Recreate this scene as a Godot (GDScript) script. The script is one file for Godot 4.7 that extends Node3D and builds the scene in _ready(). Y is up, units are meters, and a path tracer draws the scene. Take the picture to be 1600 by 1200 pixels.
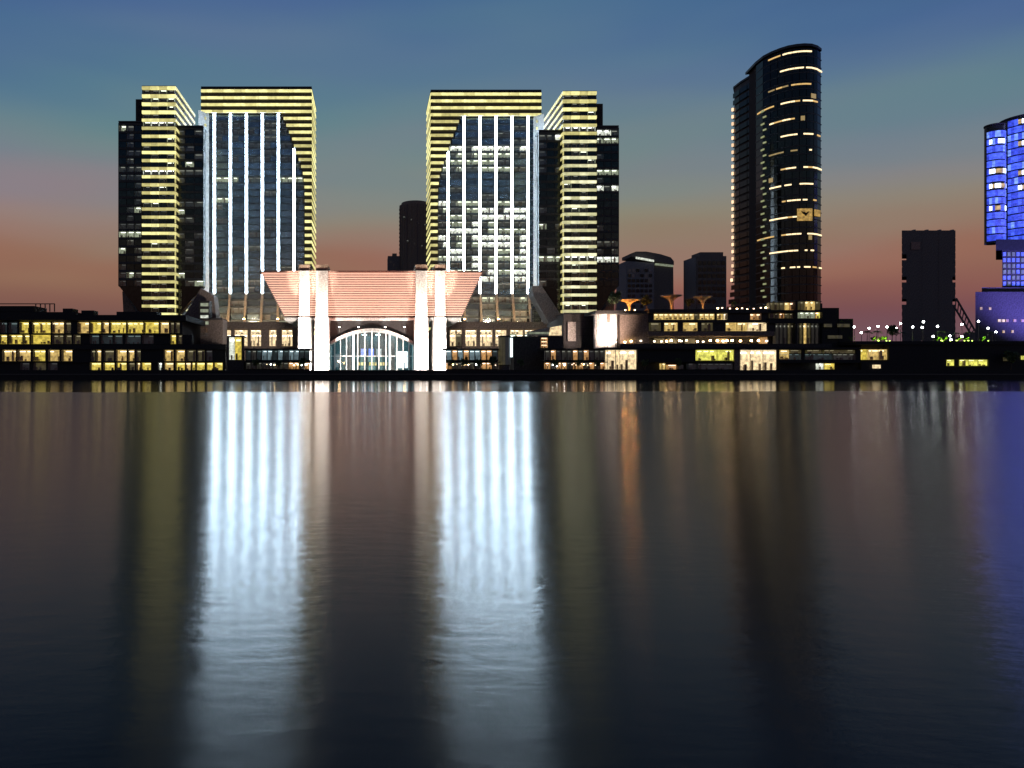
extends Node3D
# A waterfront office quarter at dusk: four lit towers round a flared hall on floodlit piers, a curved hotel, low terraces on the quay.
# Survey: the photograph's principal point is (580, 583) of 1600 x 1200, focal length 1143 of those pixels, eye 3.1 m above the water.
const F := 1143.0
const PX := 580.0
const PY := 583.0
const EYE := 3.1
const LAND := 4.4

var rng := RandomNumberGenerator.new()
var M := {}
var meshes := {}
var used := {}
var cur_d := 400.0
var cur_cx := 580.0
var cur_base := LAND

# ---------------------------------------------------------------- helpers
func wx(px: float, d: float) -> float:
	return (px - PX) / F * d

func wy(py: float, d: float) -> float:
	return EYE + (PY - py) / F * d

# metres from the thing's origin for a survey pixel, on the plane z metres before the thing's own plane
func lx(px: float, z := 0.0) -> float:
	return (px - PX) / F * (cur_d - z) - wx(cur_cx, cur_d)

func ly(py: float, z := 0.0) -> float:
	return EYE + (PY - py) / F * (cur_d - z) - cur_base

func numbered(n: String) -> String:
	if not used.has(n):
		used[n] = 0
		return n
	used[n] += 1
	return "%s_%03d" % [n, used[n]]

func tag(o: Node, label: String, category: String, group := "") -> void:
	o.set_meta("label", label)
	o.set_meta("category", category)
	if group != "":
		o.set_meta("group", group)

func thing(called: String, label: String, category: String, d: float, cx: float, base := LAND, group := "") -> Node3D:
	cur_d = d
	cur_cx = cx
	cur_base = base
	var o := Node3D.new()
	o.name = numbered(called)
	add_child(o)
	o.position = Vector3(wx(cx, d), base, -d)
	tag(o, label, category, group)
	return o

# position is in the thing's own axes, whatever the depth of the parent
func put(parent: Node3D, called: String, mesh: Mesh, pos: Vector3, mat = null) -> MeshInstance3D:
	var o := MeshInstance3D.new()
	o.name = called
	o.mesh = mesh
	if mat != null:
		o.material_override = mat
	var off := Vector3.ZERO
	var p: Node = parent
	while p != null and p != self and p.get_parent() != self:
		off += (p as Node3D).position
		p = p.get_parent()
	if parent == self:
		o.name = numbered(called)
	o.position = pos - off
	parent.add_child(o, true)
	return o

func box_mesh(s: Vector3) -> BoxMesh:
	var key := "box%.2f_%.2f_%.2f" % [s.x, s.y, s.z]
	if not meshes.has(key):
		var b := BoxMesh.new()
		b.size = s
		meshes[key] = b
	return meshes[key]

func box(parent: Node3D, called: String, size: Vector3, centre: Vector3, mat) -> MeshInstance3D:
	return put(parent, called, box_mesh(size), centre, mat)

# a box given by what it covers in the survey (edges in survey pixels, depth range in metres before the thing's plane)
func slab(parent: Node3D, called: String, x0: float, y0: float, x1: float, y1: float, z0: float, z1: float, mat) -> MeshInstance3D:
	var zf := maxf(z0, z1)
	var a := lx(x0, zf)
	var b := lx(x1, zf)
	var t := ly(y0, zf)
	var u := ly(y1, zf)
	return box(parent, called, Vector3(absf(b - a), absf(t - u), absf(z1 - z0)), Vector3((a + b) / 2, (t + u) / 2, (z0 + z1) / 2), mat)

func quad(st: SurfaceTool, a: Vector3, b: Vector3, c: Vector3, d: Vector3) -> void:
	for v in [a, b, c, a, c, d]:
		st.add_vertex(v)

func new_st() -> SurfaceTool:
	var st := SurfaceTool.new()
	st.begin(Mesh.PRIMITIVE_TRIANGLES)
	st.set_smooth_group(-1)
	return st

func st_box(st: SurfaceTool, lo: Vector3, hi: Vector3) -> void:
	var p := []
	for i in 8:
		p.append(Vector3(hi.x if i & 1 else lo.x, hi.y if i & 2 else lo.y, hi.z if i & 4 else lo.z))
	quad(st, p[4], p[6], p[7], p[5])
	quad(st, p[1], p[3], p[2], p[0])
	quad(st, p[0], p[2], p[6], p[4])
	quad(st, p[5], p[7], p[3], p[1])
	quad(st, p[6], p[2], p[3], p[7])
	quad(st, p[0], p[4], p[5], p[1])

func done(st: SurfaceTool) -> ArrayMesh:
	st.generate_normals()
	return st.commit()

# an outline (survey pixels) pulled to depth
func prism(parent: Node3D, called: String, outline: Array, z0: float, z1: float, mat) -> MeshInstance3D:
	var pts := PackedVector2Array()
	for p in outline:
		pts.append(Vector2(lx(p[0], maxf(z0, z1)), ly(p[1], maxf(z0, z1))))
	if not Geometry2D.is_polygon_clockwise(pts):
		pts.reverse()
	var st := new_st()
	var tri := Geometry2D.triangulate_polygon(pts)
	var front := maxf(z0, z1)
	var back := minf(z0, z1)
	for i in range(0, tri.size(), 3):
		var a := pts[tri[i]]
		var b := pts[tri[i + 1]]
		var c := pts[tri[i + 2]]
		if (b - a).cross(c - a) > 0:
			var s := b
			b = c
			c = s
		for v in [a, b, c]:
			st.add_vertex(Vector3(v.x, v.y, front))
		for v in [a, c, b]:
			st.add_vertex(Vector3(v.x, v.y, back))
	for i in pts.size():
		var a := pts[i]
		var b := pts[(i + 1) % pts.size()]
		quad(st, Vector3(a.x, a.y, front), Vector3(a.x, a.y, back), Vector3(b.x, b.y, back), Vector3(b.x, b.y, front))
	return put(parent, called, done(st), Vector3.ZERO, mat)

# ---------------------------------------------------------------- materials
func noise_tex(seed_: int, freq: float, lo: Color, hi: Color, size := 256) -> NoiseTexture2D:
	var n := FastNoiseLite.new()
	n.seed = seed_
	n.frequency = freq
	n.fractal_octaves = 5
	var t := NoiseTexture2D.new()
	t.width = size
	t.height = size
	t.seamless = true
	t.noise = n
	var g := Gradient.new()
	g.set_color(0, lo)
	g.set_color(1, hi)
	t.color_ramp = g
	return t

func plain(called: String, c: Color, rough := 0.7, metal := 0.0, tex = null, scale := 0.12) -> StandardMaterial3D:
	var m := StandardMaterial3D.new()
	m.resource_name = called
	m.albedo_color = c.linear_to_srgb()
	m.roughness = rough
	m.metallic = metal
	if tex != null:
		m.albedo_texture = tex
		m.uv1_triplanar = true
		m.uv1_world_triplanar = true
		m.uv1_scale = Vector3(scale, scale, scale)
	M[called] = m
	return m

# colour is linear; strength the radiance of its brightest channel
func lit(called: String, c: Color, strength: float, tex = null) -> StandardMaterial3D:
	var m := StandardMaterial3D.new()
	m.resource_name = called
	m.albedo_color = Color(0.5, 0.5, 0.5)
	m.roughness = 0.6
	m.emission_enabled = true
	m.emission = c.linear_to_srgb()
	m.emission_energy_multiplier = strength
	if tex != null:
		m.emission_texture = tex
		m.emission_operator = BaseMaterial3D.EMISSION_OP_MULTIPLY
		m.uv1_triplanar = true
		m.uv1_world_triplanar = true
		m.uv1_scale = Vector3(0.09, 0.09, 0.09)
	M[called] = m
	return m

func make_materials() -> void:
	var grain := noise_tex(3, 0.03, Color(0.62, 0.62, 0.62), Color(1, 1, 1))
	var uneven := noise_tex(9, 0.02, Color(0.5, 0.5, 0.5), Color(1, 1, 1))
	var soft := noise_tex(14, 0.008, Color(0.72, 0.72, 0.72), Color(1, 1, 1))
	plain("dark_stone", Color(0.055, 0.05, 0.048), 0.8, 0, grain)
	plain("black_stone", Color(0.018, 0.018, 0.02), 0.8, 0, grain)
	plain("tan_stone", Color(0.36, 0.27, 0.20), 0.8, 0, grain)
	plain("brown_stone", Color(0.25, 0.19, 0.16), 0.8, 0, grain)
	plain("pale_stone", Color(0.55, 0.50, 0.45), 0.8, 0, grain)
	plain("white_stone", Color(0.74, 0.72, 0.70), 0.7, 0, grain)
	plain("red_stone", Color(0.52, 0.33, 0.27), 0.75, 0, grain)
	plain("red_panel", Color(0.50, 0.32, 0.26), 0.75, 0, grain)
	plain("grey_concrete", Color(0.12, 0.12, 0.125), 0.85, 0, grain)
	plain("far_grey", Color(0.34, 0.34, 0.36), 0.8, 0, grain)
	plain("far_dark", Color(0.25, 0.22, 0.20), 0.8, 0, grain)
	plain("far_brown", Color(0.36, 0.28, 0.20), 0.7, 0, grain)
	plain("paving", Color(0.11, 0.10, 0.09), 0.8, 0, grain, 0.4)
	plain("soil", Color(0.05, 0.045, 0.04), 0.95, 0, grain, 0.05)
	plain("slab_dark", Color(0.03, 0.034, 0.038), 0.5, 0.0, grain)
	plain("slab_grey", Color(0.075, 0.09, 0.10), 0.5, 0.2, grain)
	plain("dark_bronze", Color(0.11, 0.095, 0.05), 0.5, 0.2, grain)
	plain("teal_wall", Color(0.07, 0.22, 0.24), 0.6, 0, grain)
	plain("frame_metal", Color(0.04, 0.04, 0.045), 0.4, 0.6)
	plain("pole_metal", Color(0.12, 0.12, 0.12), 0.4, 0.7)
	plain("white_paint", Color(0.78, 0.78, 0.78), 0.5)
	plain("roof_white", Color(0.6, 0.6, 0.6), 0.6)
	plain("bark", Color(0.08, 0.06, 0.045), 0.9, 0, grain, 1.0)
	for i in 3:
		plain("leaf_%d" % i, Color(0.045 + 0.012 * i, 0.075 + 0.018 * i, 0.03 + 0.006 * i), 0.7)
	for i in 3:
		var k := 0.8 + 0.25 * i
		plain("glass_blue_%d" % i, Color(0.25 * k, 0.33 * k, 0.40 * k), 0.18, 0.75, grain, 0.05)
		plain("glass_dark_%d" % i, Color(0.025 * k, 0.032 * k, 0.034 * k), 0.12, 0.6, grain, 0.05)
	for i in 3:
		var k := 0.7 + 0.35 * i
		plain("glass_smoke_%d" % i, Color(0.017 * k, 0.016 * k, 0.015 * k), 0.14, 0.4, grain, 0.05)
	var p := plain("pane", Color(0.3, 0.36, 0.36), 0.05)
	p.transparency = BaseMaterial3D.TRANSPARENCY_ALPHA
	p.albedo_color.a = 0.03
	# light given off: lamp tubes, glowing room walls, glowing spandrels
	lit("led_white", Color(0.62, 0.82, 1.0), 58.0)
	for i in 3:
		lit("band_gold_%d" % i, Color(0.96, 0.86 + 0.02 * i, 0.31 + 0.03 * i), 0.85 + 0.4 * i, soft)
		lit("band_pale_%d" % i, Color(0.95, 0.92, 0.48 + 0.05 * i), 0.9 + 0.3 * i, soft)
		lit("edge_light_%d" % i, Color(1.0, 0.66, 0.40), 1.1 + 0.4 * i)
	lit("louvre_light", Color(1.0, 0.58, 0.43), 5.2)
	lit("strip_cream", Color(1.0, 0.76, 0.42), 1.7)
	lit("strip_amber", Color(1.0, 0.62, 0.2), 0.8)
	lit("strip_dim", Color(0.95, 0.66, 0.25), 0.34)
	lit("chevron_dim", Color(0.7, 0.75, 0.35), 0.4)
	lit("sign_gold", Color(1.0, 0.60, 0.14), 0.75, uneven)
	lit("lamp_white", Color(0.95, 1.0, 0.95), 40.0)
	lit("lamp_warm", Color(1.0, 0.66, 0.30), 36.0)
	lit("lamp_flood", Color(1.0, 0.93, 0.85), 12.0)
	lit("lamp_blue", Color(0.2, 0.3, 1.0), 8.0)
	lit("lamp_cyan", Color(0.5, 0.95, 1.0), 14.0)
	lit("lamp_lime", Color(0.7, 1.0, 0.15), 6.0)
	# rooms: [wall glow colour, wall glow, tube glow]
	var tones := {
		"yellow": [Color(1.0, 0.76, 0.11), 1.15, 2.6], "gold": [Color(1.0, 0.68, 0.20), 1.0, 3.2], "white": [Color(0.95, 1.0, 0.84), 1.3, 5.5],
		"pale": [Color(0.88, 1.0, 0.66), 0.42, 3.0], "cream": [Color(1.0, 0.76, 0.42), 1.7, 5.0], "lime": [Color(0.92, 0.88, 0.14), 1.4, 2.6],
		"dim": [Color(0.8, 0.85, 0.6), 0.022, 0.32], "faint": [Color(0.7, 0.8, 0.75), 0.008, 0.10], "amber": [Color(1.0, 0.50, 0.15), 0.7, 5.0], "blue": [Color(0.06, 0.12, 1.0), 2.1, 4.0], "deep": [Color(0.045, 0.09, 1.0), 1.4, 2.0], "sky": [Color(0.18, 0.32, 1.0), 2.2, 6.0],
		"cold": [Color(0.6, 0.9, 1.0), 0.25, 2.0], "olive": [Color(0.9, 0.75, 0.25), 0.08, 0.5], "teal": [Color(0.25, 0.6, 0.6), 0.03, 0.3],
	}
	for t in tones:
		lit("room_" + t, tones[t][0], tones[t][1], uneven)
		lit("tube_" + t, Color(tones[t][0]).lerp(Color(1, 1, 1), 0.35), tones[t][2])
	M["water_near"] = water(0.2, 0.05, 0.16, 0.79)
	M["water_calm"] = water(0.09, 0.03, 0.07, 0.7)

func water(rough: float, bumps: float, scale: float, stretch: float) -> StandardMaterial3D:
	var n := FastNoiseLite.new()
	n.seed = 21
	n.frequency = 0.012
	n.fractal_octaves = 5
	n.fractal_gain = 0.55
	n.domain_warp_enabled = true
	n.domain_warp_amplitude = 20.0
	var t := NoiseTexture2D.new()
	t.width = 1024
	t.height = 1024
	t.seamless = true
	t.noise = n
	t.as_normal_map = true
	t.bump_strength = 8.0
	var m := StandardMaterial3D.new()
	m.albedo_color = Color(0.006, 0.011, 0.013).linear_to_srgb()
	m.roughness = rough
	m.metallic_specular = 0.26
	m.anisotropy_enabled = true   # the swell runs to the shore: slopes along it are far steeper than across
	m.anisotropy = stretch
	m.normal_enabled = true
	m.normal_texture = t
	m.normal_scale = bumps
	m.uv1_triplanar = true
	m.uv1_world_triplanar = true
	m.uv1_scale = Vector3(scale * 0.3, scale, scale)
	return m

# ---------------------------------------------------------------- windows
# A lit room behind its pane: walls that glow in place of bounced light, ceiling tubes and dark furniture; one mesh, shared by alike windows.
func room_mesh(w: float, h: float, tone: String, variant: int) -> ArrayMesh:
	var key := "room%.1f_%.1f_%s_%d" % [w, h, tone, variant]
	if meshes.has(key):
		return meshes[key]
	var r := RandomNumberGenerator.new()
	r.seed = variant * 77 + int(w * 10) + int(h * 100)
	var dp := minf(2.6, h * 1.1)
	var x := w / 2
	var y := h / 2
	var st := new_st()
	quad(st, Vector3(-x, -y, -dp), Vector3(-x, y, -dp), Vector3(x, y, -dp), Vector3(x, -y, -dp))
	quad(st, Vector3(-x, -y, 0), Vector3(-x, y, 0), Vector3(-x, y, -dp), Vector3(-x, -y, -dp))
	quad(st, Vector3(x, -y, -dp), Vector3(x, y, -dp), Vector3(x, y, 0), Vector3(x, -y, 0))
	quad(st, Vector3(-x, y, -dp), Vector3(-x, y, 0), Vector3(x, y, 0), Vector3(x, y, -dp))
	quad(st, Vector3(-x, -y, 0), Vector3(-x, -y, -dp), Vector3(x, -y, -dp), Vector3(x, -y, 0))
	st.set_material(M["room_" + tone])
	var mesh := done(st)
	st = new_st()
	var n := maxi(1, int(w / 2.6))
	for i in n:
		if n > 1 and r.randf() < 0.18:
			continue
		var cx := -x + w * (i + 0.5 + r.randf_range(-0.12, 0.12)) / n
		var half := w / n * r.randf_range(0.24, 0.4)
		st_box(st, Vector3(cx - half, y - h * 0.17, -dp * 0.72), Vector3(cx + half, y - h * 0.09, -dp * 0.5))
	st.generate_normals()
	st.set_material(M["tube_" + tone])
	st.commit(mesh)
	st = new_st()
	var items := 1 + int(w / 3.0)
	for i in items:
		var cx := r.randf_range(-x * 0.9, x * 0.9)
		var tall := r.randf_range(0.15, 0.5) * h if r.randf() < 0.88 else h * 0.9
		var half := minf(r.randf_range(0.12, 0.5), w * 0.12)
		st_box(st, Vector3(cx - half, -y, -dp * 0.8), Vector3(cx + half, -y + tall, -dp * 0.35))
	st_box(st, Vector3(-x, -y, -0.12), Vector3(-x + 0.1, y, -0.02))
	st_box(st, Vector3(x - 0.1, -y, -0.12), Vector3(x, y, -0.02))
	st.generate_normals()
	st.set_material(M.brown_stone)
	st.commit(mesh)
	st = new_st()
	quad(st, Vector3(-x, -y, -0.06), Vector3(-x, y, -0.06), Vector3(x, y, -0.06), Vector3(x, -y, -0.06))
	st.generate_normals()
	st.set_material(M.pane)
	st.commit(mesh)
	meshes[key] = mesh
	return mesh

func window(parent: Node3D, x0: float, y0: float, x1: float, y1: float, z: float, tone: String) -> MeshInstance3D:
	var c := Vector3((lx(x0, z) + lx(x1, z)) / 2, (ly(y0, z) + ly(y1, z)) / 2, z)
	var w := snappedf(absf(lx(x1, z) - lx(x0, z)), 0.1)
	var h := snappedf(absf(ly(y0, z) - ly(y1, z)), 0.1)
	if tone == "yellow" and rng.randf() < 0.22:
		tone = "gold"
	elif tone == "gold" and rng.randf() < 0.2:
		tone = "olive"
	if tone.begins_with("glass"):
		return box(parent, "window", Vector3(w, h, 0.2), c + Vector3(0, 0, -0.1), M["%s_%d" % [tone, rng.randi() % 3]])
	return put(parent, "window", room_mesh(w, h, tone, rng.randi() % 5), c)

# a curtain wall: floors of windows between slab edges. tone_at(row, col) names each window's look
func facade(t: Node3D, x0: float, x1: float, top: float, bottom: float, pitch: float, cols: int, z: float, slab_mat, tone_at: Callable, slab_share := 0.28) -> void:
	var rows := int(round((bottom - top) / pitch))
	var p := (bottom - top) / rows
	var w := (x1 - x0) / cols
	for r in rows:
		var y := top + r * p
		slab(t, "floor_edge", x0, y, x1, y + p * slab_share, z + 0.25, z - 2.9, slab_mat)
		for c in cols:
			var tone: String = tone_at.call(r, c)
			if tone == "":
				continue
			window(t, x0 + c * w + 0.25, y + p * slab_share + 0.05, x0 + (c + 1) * w - 0.25, y + p - 0.05, z - 0.05, tone)
	for c in cols + 1:
		var x := x0 + c * w
		slab(t, "mullion", x - 0.25, top, x + 0.25, bottom, z + 0.3, z - 0.4, M.frame_metal)

func chance(pairs: Array) -> String:
	var k := rng.randf()
	for p in pairs:
		k -= p[0]
		if k < 0:
			return p[1]
	return pairs[-1][1]

# ---------------------------------------------------------------- camera, sky, light
func set_camera() -> void:
	var cam := Camera3D.new()
	cam.name = "camera"
	cam.projection = Camera3D.PROJECTION_FRUSTUM
	cam.near = 0.5
	cam.far = 12000.0
	cam.size = 2.0 * cam.near * 600.0 / F
	cam.frustum_offset = Vector2((800.0 - PX) / F * cam.near, (PY - 600.0) / F * cam.near)
	cam.position = Vector3(0, EYE, 0)
	add_child(cam)
	cam.current = true

func set_sky() -> void:
	# dusk air by height in degrees, sRGB; the afterglow lies ahead, so away from it the higher colours come lower
	var stops := [[0.0, 96, 68, 78], [3.5, 112, 78, 80], [5.5, 134, 90, 82], [7.5, 148, 107, 89], [9.5, 148, 121, 107], [11.5, 144, 130, 119], [14.0, 133, 132, 132], [17.0, 116, 131, 138], [20.5, 100, 127, 141], [23.0, 88, 119, 144], [26.5, 73, 105, 145], [32.0, 50, 78, 122], [50.0, 28, 46, 80], [90.0, 24, 38, 66]]
	var im := Image.create(720, 360, false, Image.FORMAT_RGBF)
	var air := FastNoiseLite.new()
	air.seed = 12
	air.frequency = 0.02
	air.fractal_octaves = 4
	for j in 360:
		for i in 720:
			var el := 90.0 - (j + 0.5) / 2.0
			var az := absf((i + 0.5) / 2.0 - 3.0)
			if az > 180.0:
				az = 360.0 - az
			var e := maxf(0.0, el) + minf(0.004 * az * az, 14.0) * clampf((el - 6.0) / 16.0, 0.0, 1.0)
			var tau := deg_to_rad(i * 0.5)
			e = maxf(0.0, e + air.get_noise_3d(cos(tau) * 60.0, el * 7.0, sin(tau) * 60.0) * 3.2 * smoothstep(2.0, 9.0, el))
			var mauve := air.get_noise_3d(sin(tau) * 45.0 + 300.0, el * 5.0, cos(tau) * 45.0) * 0.10
			var c := Color()
			for k in range(1, stops.size()):
				if e <= stops[k][0] or k == stops.size() - 1:
					var a = stops[k - 1]
					var b = stops[k]
					var f := smoothstep(0.0, 1.0, clampf((e - a[0]) / (b[0] - a[0]), 0, 1)) * 0.4 + 0.6 * clampf((e - a[0]) / (b[0] - a[0]), 0, 1)
					c = Color(lerpf(a[1], b[1], f) / 255.0, lerpf(a[2], b[2], f) / 255.0, lerpf(a[3], b[3], f) / 255.0)
					break
			im.set_pixel(i, j, Color(c.r * (1.0 + mauve * 0.7), c.g * (1.0 - mauve * 0.6), c.b * (1.0 + mauve * 0.4)).srgb_to_linear())
	var mat := PanoramaSkyMaterial.new()
	mat.panorama = ImageTexture.create_from_image(im)
	var sky := Sky.new()
	sky.sky_material = mat
	var e := Environment.new()
	e.background_mode = Environment.BG_SKY
	e.sky = sky
	e.background_energy_multiplier = 1.0
	e.tonemap_mode = Environment.TONE_MAPPER_LINEAR
	e.tonemap_exposure = 1.0
	e.sdfgi_enabled = true
	e.ssao_enabled = true
	e.ssil_enabled = true
	var we := WorldEnvironment.new()
	we.name = "world_environment"
	we.environment = e
	add_child(we)
	# what is left of the sun behind the skyline
	var sun := DirectionalLight3D.new()
	sun.name = "sun"
	sun.light_energy = 0.004
	sun.light_color = Color(1.0, 0.72, 0.55)
	sun.light_angular_distance = 60.0
	sun.shadow_enabled = true
	sun.rotation_degrees = Vector3(-14, 170, 0)
	add_child(sun)

func spot(parent: Node3D, pos: Vector3, target: Vector3, energy: float, angle: float, color: Color, size := 0.4) -> void:
	var l := SpotLight3D.new()
	l.name = "spot_light"
	l.light_energy = energy
	l.light_color = color
	l.spot_angle = angle
	l.spot_angle_attenuation = 0.6
	l.spot_range = 300.0
	l.spot_attenuation = 2.0
	l.light_size = size
	l.shadow_enabled = true
	parent.add_child(l, true)
	l.position = pos
	l.look_at_from_position(parent.position + pos, parent.position + target, Vector3(0, 0, 1) if absf((target - pos).normalized().y) > 0.98 else Vector3.UP)
	l.position = pos

# ---------------------------------------------------------------- setting
func structure(called: String, mesh: Mesh, pos: Vector3, mat) -> MeshInstance3D:
	var o := put(self, called, mesh, pos, mat)
	o.set_meta("kind", "structure")
	return o

func sheet(st: SurfaceTool, a: Vector3, b: Vector3, c: Vector3, d: Vector3) -> void:
	for v in [a, b, c, a, c, d]:
		st.set_uv(Vector2(v.z, v.x) * 0.01)
		st.add_vertex(v)

func make_setting() -> void:
	# water: rippled near water, a calm strip under the quay
	var edge := []
	var n := FastNoiseLite.new()
	n.seed = 5
	n.frequency = 0.02
	for i in 61:
		var x := -300.0 + i * 15.0
		edge.append(Vector3(x, 0, -122.0 + n.get_noise_1d(x) * 16.0))
	edge[0].x = -4000.0
	edge[60].x = 4000.0
	var a := new_st()
	var b := new_st()
	for i in 60:
		var p: Vector3 = edge[i]
		var q: Vector3 = edge[i + 1]
		sheet(a, Vector3(p.x, 0, 600), p, q, Vector3(q.x, 0, 600))
		sheet(b, p, Vector3(p.x, 0, -330), Vector3(q.x, 0, -330), q)
	structure("water", done(a), Vector3.ZERO, M.water_near)
	structure("calm_water", done(b), Vector3.ZERO, M.water_calm)
	structure("quay_wall", box_mesh(Vector3(8000, 5.2, 6)), Vector3(0, -0.2, -323), M.black_stone)
	structure("quay_walk", box_mesh(Vector3(8000, 0.4, 8)), Vector3(0, 2.6, -325), M.paving)
	structure("terrace_wall", box_mesh(Vector3(8000, 5.4, 2)), Vector3(0, 1.8, -330), M.black_stone)
	structure("ground", box_mesh(Vector3(9000, 4.0, 7000)), Vector3(0, LAND - 2.0, -3831), M.soil)

# ---------------------------------------------------------------- towers
func corner_tower(mirror: bool, label: String) -> void:
	# the two nearer towers: a gold-banded spine between two dark glass wings with chamfered feet
	var t := thing("office_tower", label, "tower", 400.0, 906.0 if mirror else 248.0, LAND, "lit office towers round the hall")
	var s := 1.0 if not mirror else -1.0
	var c := cur_cx
	# offsets from the spine's middle, outer side negative
	var X := func(o: float) -> float: return c + s * o
	var so0 := -26.5
	var so1 := 26.5
	var top := 133.0 if not mirror else 141.0
	var foot := 496.0 if not mirror else 490.0
	var outer_top := 190.0 if not mirror else 197.0
	var inner_top := 197.0 if not mirror else 204.0
	var outer := -63.0 if not mirror else -61.0
	var inner := 70.0 if not mirror else 64.0
	# cores behind the glass
	slab(t, "spine_core", X.call(so0 + 0.5), top + 3, X.call(so1 - 0.5), foot, 0.8, -43, M.dark_stone)
	slab(t, "stair_block", X.call(-36), outer_top - 35, X.call(so0 + 0.4), outer_top + 4, -8, -36, M.dark_stone)
	prism(t, "wing_core", [[X.call(outer + 0.6), outer_top + 1], [X.call(so0 + 0.2), outer_top + 1], [X.call(so0 + 0.2), 493], [X.call(outer + 2), 447]], -6.0, -14, M.black_stone)
	prism(t, "wing_core", [[X.call(so1 - 0.2), inner_top + 1], [X.call(inner - 0.6), inner_top + 1], [X.call(inner - 0.6), 447], [X.call(30), 493], [X.call(so1 - 0.2), 493]], -6.0, -12, M.black_stone)
	slab(t, "parapet", X.call(outer), outer_top - 1.2, X.call(so0 + 0.3), outer_top + 0.9, -2.5, -14.5, M.frame_metal)
	slab(t, "parapet", X.call(so1 - 0.3), inner_top - 1.2, X.call(inner), inner_top + 0.9, -2.5, -12.5, M.frame_metal)
	slab(t, "foot_wall", X.call(so0), foot + 0.2, X.call(so1), 583 - (LAND - EYE) / 0.35, 0.5, -36, M.dark_stone)
	# spine: spandrels glow in place of an LED wash, on front and both sides
	var pitch := 12.65
	var n := int((foot - top) / pitch)
	for i in n + 1:
		var y := top + 1.5 + i * pitch
		var bright := 1 if i < 4 else rng.randi() % 2 + (1 if i % 5 == 3 else 0)
		slab(t, "band_ledge", X.call(so0), y - 0.7, X.call(so1), y - 0.05, 3.6, 2.2, M.tan_stone)
		for k in 4:
			var b0: float = X.call(so0 + k * 13.25 + 0.25)
			var b1: float = X.call(so0 + (k + 1) * 13.25 - 0.25)
			var kind := "band_gold_%d" if not mirror or i < 6 else "band_pale_%d"
			slab(t, "glowing_spandrel", b0, y, b1, y + (5.0 if i < 4 else 4.2), 3.4, 2.2, M[kind % clampi(bright + rng.randi() % 3 - 1, 0, 2)])
		slab(t, "glowing_spandrel", X.call(so1 - 1.0), y, X.call(so1), y + 4.2, 2.1, -42, M["band_gold_%d" % (1 if i < 6 else 0)])
		slab(t, "glowing_spandrel", X.call(so0), y, X.call(so0 + 1.0), y + 4.2, 2.1, -42, M["band_gold_%d" % (1 if i < 6 else 0)])
		if i == n:
			continue
		for k in 4:
			var x0: float = X.call(so0 + 1.5 + k * 12.5)
			var x1: float = X.call(so0 + 1.5 + (k + 1) * 12.5)
			var tone := chance([[0.45, "glass_dark"], [0.27, "faint"], [0.20, "dim"], [0.08, "pale"]])
			if i == 4 or (i == 10 and not mirror) or (mirror and i == 20):
				tone = chance([[0.75, "white"], [0.25, "pale"]])
			window(t, minf(x0, x1) + 0.3, y + (5.1 if i < 4 else 4.3), maxf(x0, x1) - 0.3, y + pitch - 0.1, 2.4, tone)
	slab(t, "edge_light", X.call(so1 - 1.6), top + 70, X.call(so1 - 0.1), foot, 2.15, 1.2, M.band_gold_0)
	slab(t, "lamp_panel", X.call(40), inner_top - 20, X.call(45), inner_top - 2, -34, -35, M.tube_white)
	# wings
	var rows_out := {}
	var rows_in := {}
	if mirror:
		rows_out = {0: "white", 1: "pale", 5: "pale", 7: "white", 14: "dim", 16: "white"}
		rows_in = {0: "white", 15: "pale", 19: "white"}
	else:
		rows_out = {5: "white", 13: "pale"}
		rows_in = {5: "dim"}
	var tone_for := func(rows: Dictionary, r: int) -> String:
		if rows.has(r):
			return chance([[0.8, rows[r]], [0.2, "dim"]])
		return chance([[0.52, "glass_dark"], [0.32, "faint"], [0.12, "dim"], [0.04, "pale"]] if not mirror else [[0.80, "glass_dark"], [0.14, "faint"], [0.05, "dim"], [0.01, "pale"]])
	var a0: float = minf(X.call(outer), X.call(so0))
	var a1: float = maxf(X.call(outer), X.call(so0))
	facade(t, a0, a1, outer_top + 2, 447, 12.65, 3, -3.0, M.slab_dark, func(r, _c): return tone_for.call(rows_out, r))
	a0 = minf(X.call(inner), X.call(so1))
	a1 = maxf(X.call(inner), X.call(so1))
	facade(t, a0, a1, inner_top + 2, 447, 12.65, 3, -3.0, M.slab_dark, func(r, _c): return tone_for.call(rows_in, r))
	# chamfered feet with a few windows, then sloped stone legs
	prism(t, "chamfer", [[X.call(outer), 447.2], [X.call(so0 + 0.1), 447.2], [X.call(so0 + 0.1), 492], [X.call(outer + 2), 448.5]], -2.8, -5.9, M.glass_dark_0)
	prism(t, "chamfer", [[X.call(so1 - 0.1), 447.2], [X.call(inner), 447.2], [X.call(inner - 1), 448.5], [X.call(31), 492], [X.call(so1 - 0.1), 492]], -2.8, -5.9, M.glass_dark_0)
	for k in 5:
		window(t, X.call(so1 + 5) - 4, 452 + 6.5 * k, X.call(so1 + 5) + 4, 456.5 + 6.5 * k, -2.6, chance([[0.5, "faint"], [0.3, "dim"], [0.2, "pale"]]))
	prism(t, "stone_leg", [[X.call(outer + 6), 455], [X.call(outer + 10), 457], [X.call(-32), 494], [X.call(outer + 8), 496]], -16, -30, M.tan_stone)
	if mirror:
		prism(t, "stone_leg", [[X.call(75), 447], [X.call(60), 446], [X.call(28), 494], [X.call(48), 505], [X.call(72), 462]], 3, -8, M.grey_concrete)
	else:
		prism(t, "stone_leg", [[X.call(66), 450], [X.call(86), 462], [X.call(90), 500], [X.call(36), 500]], 3, -8, M.brown_stone)

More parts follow.
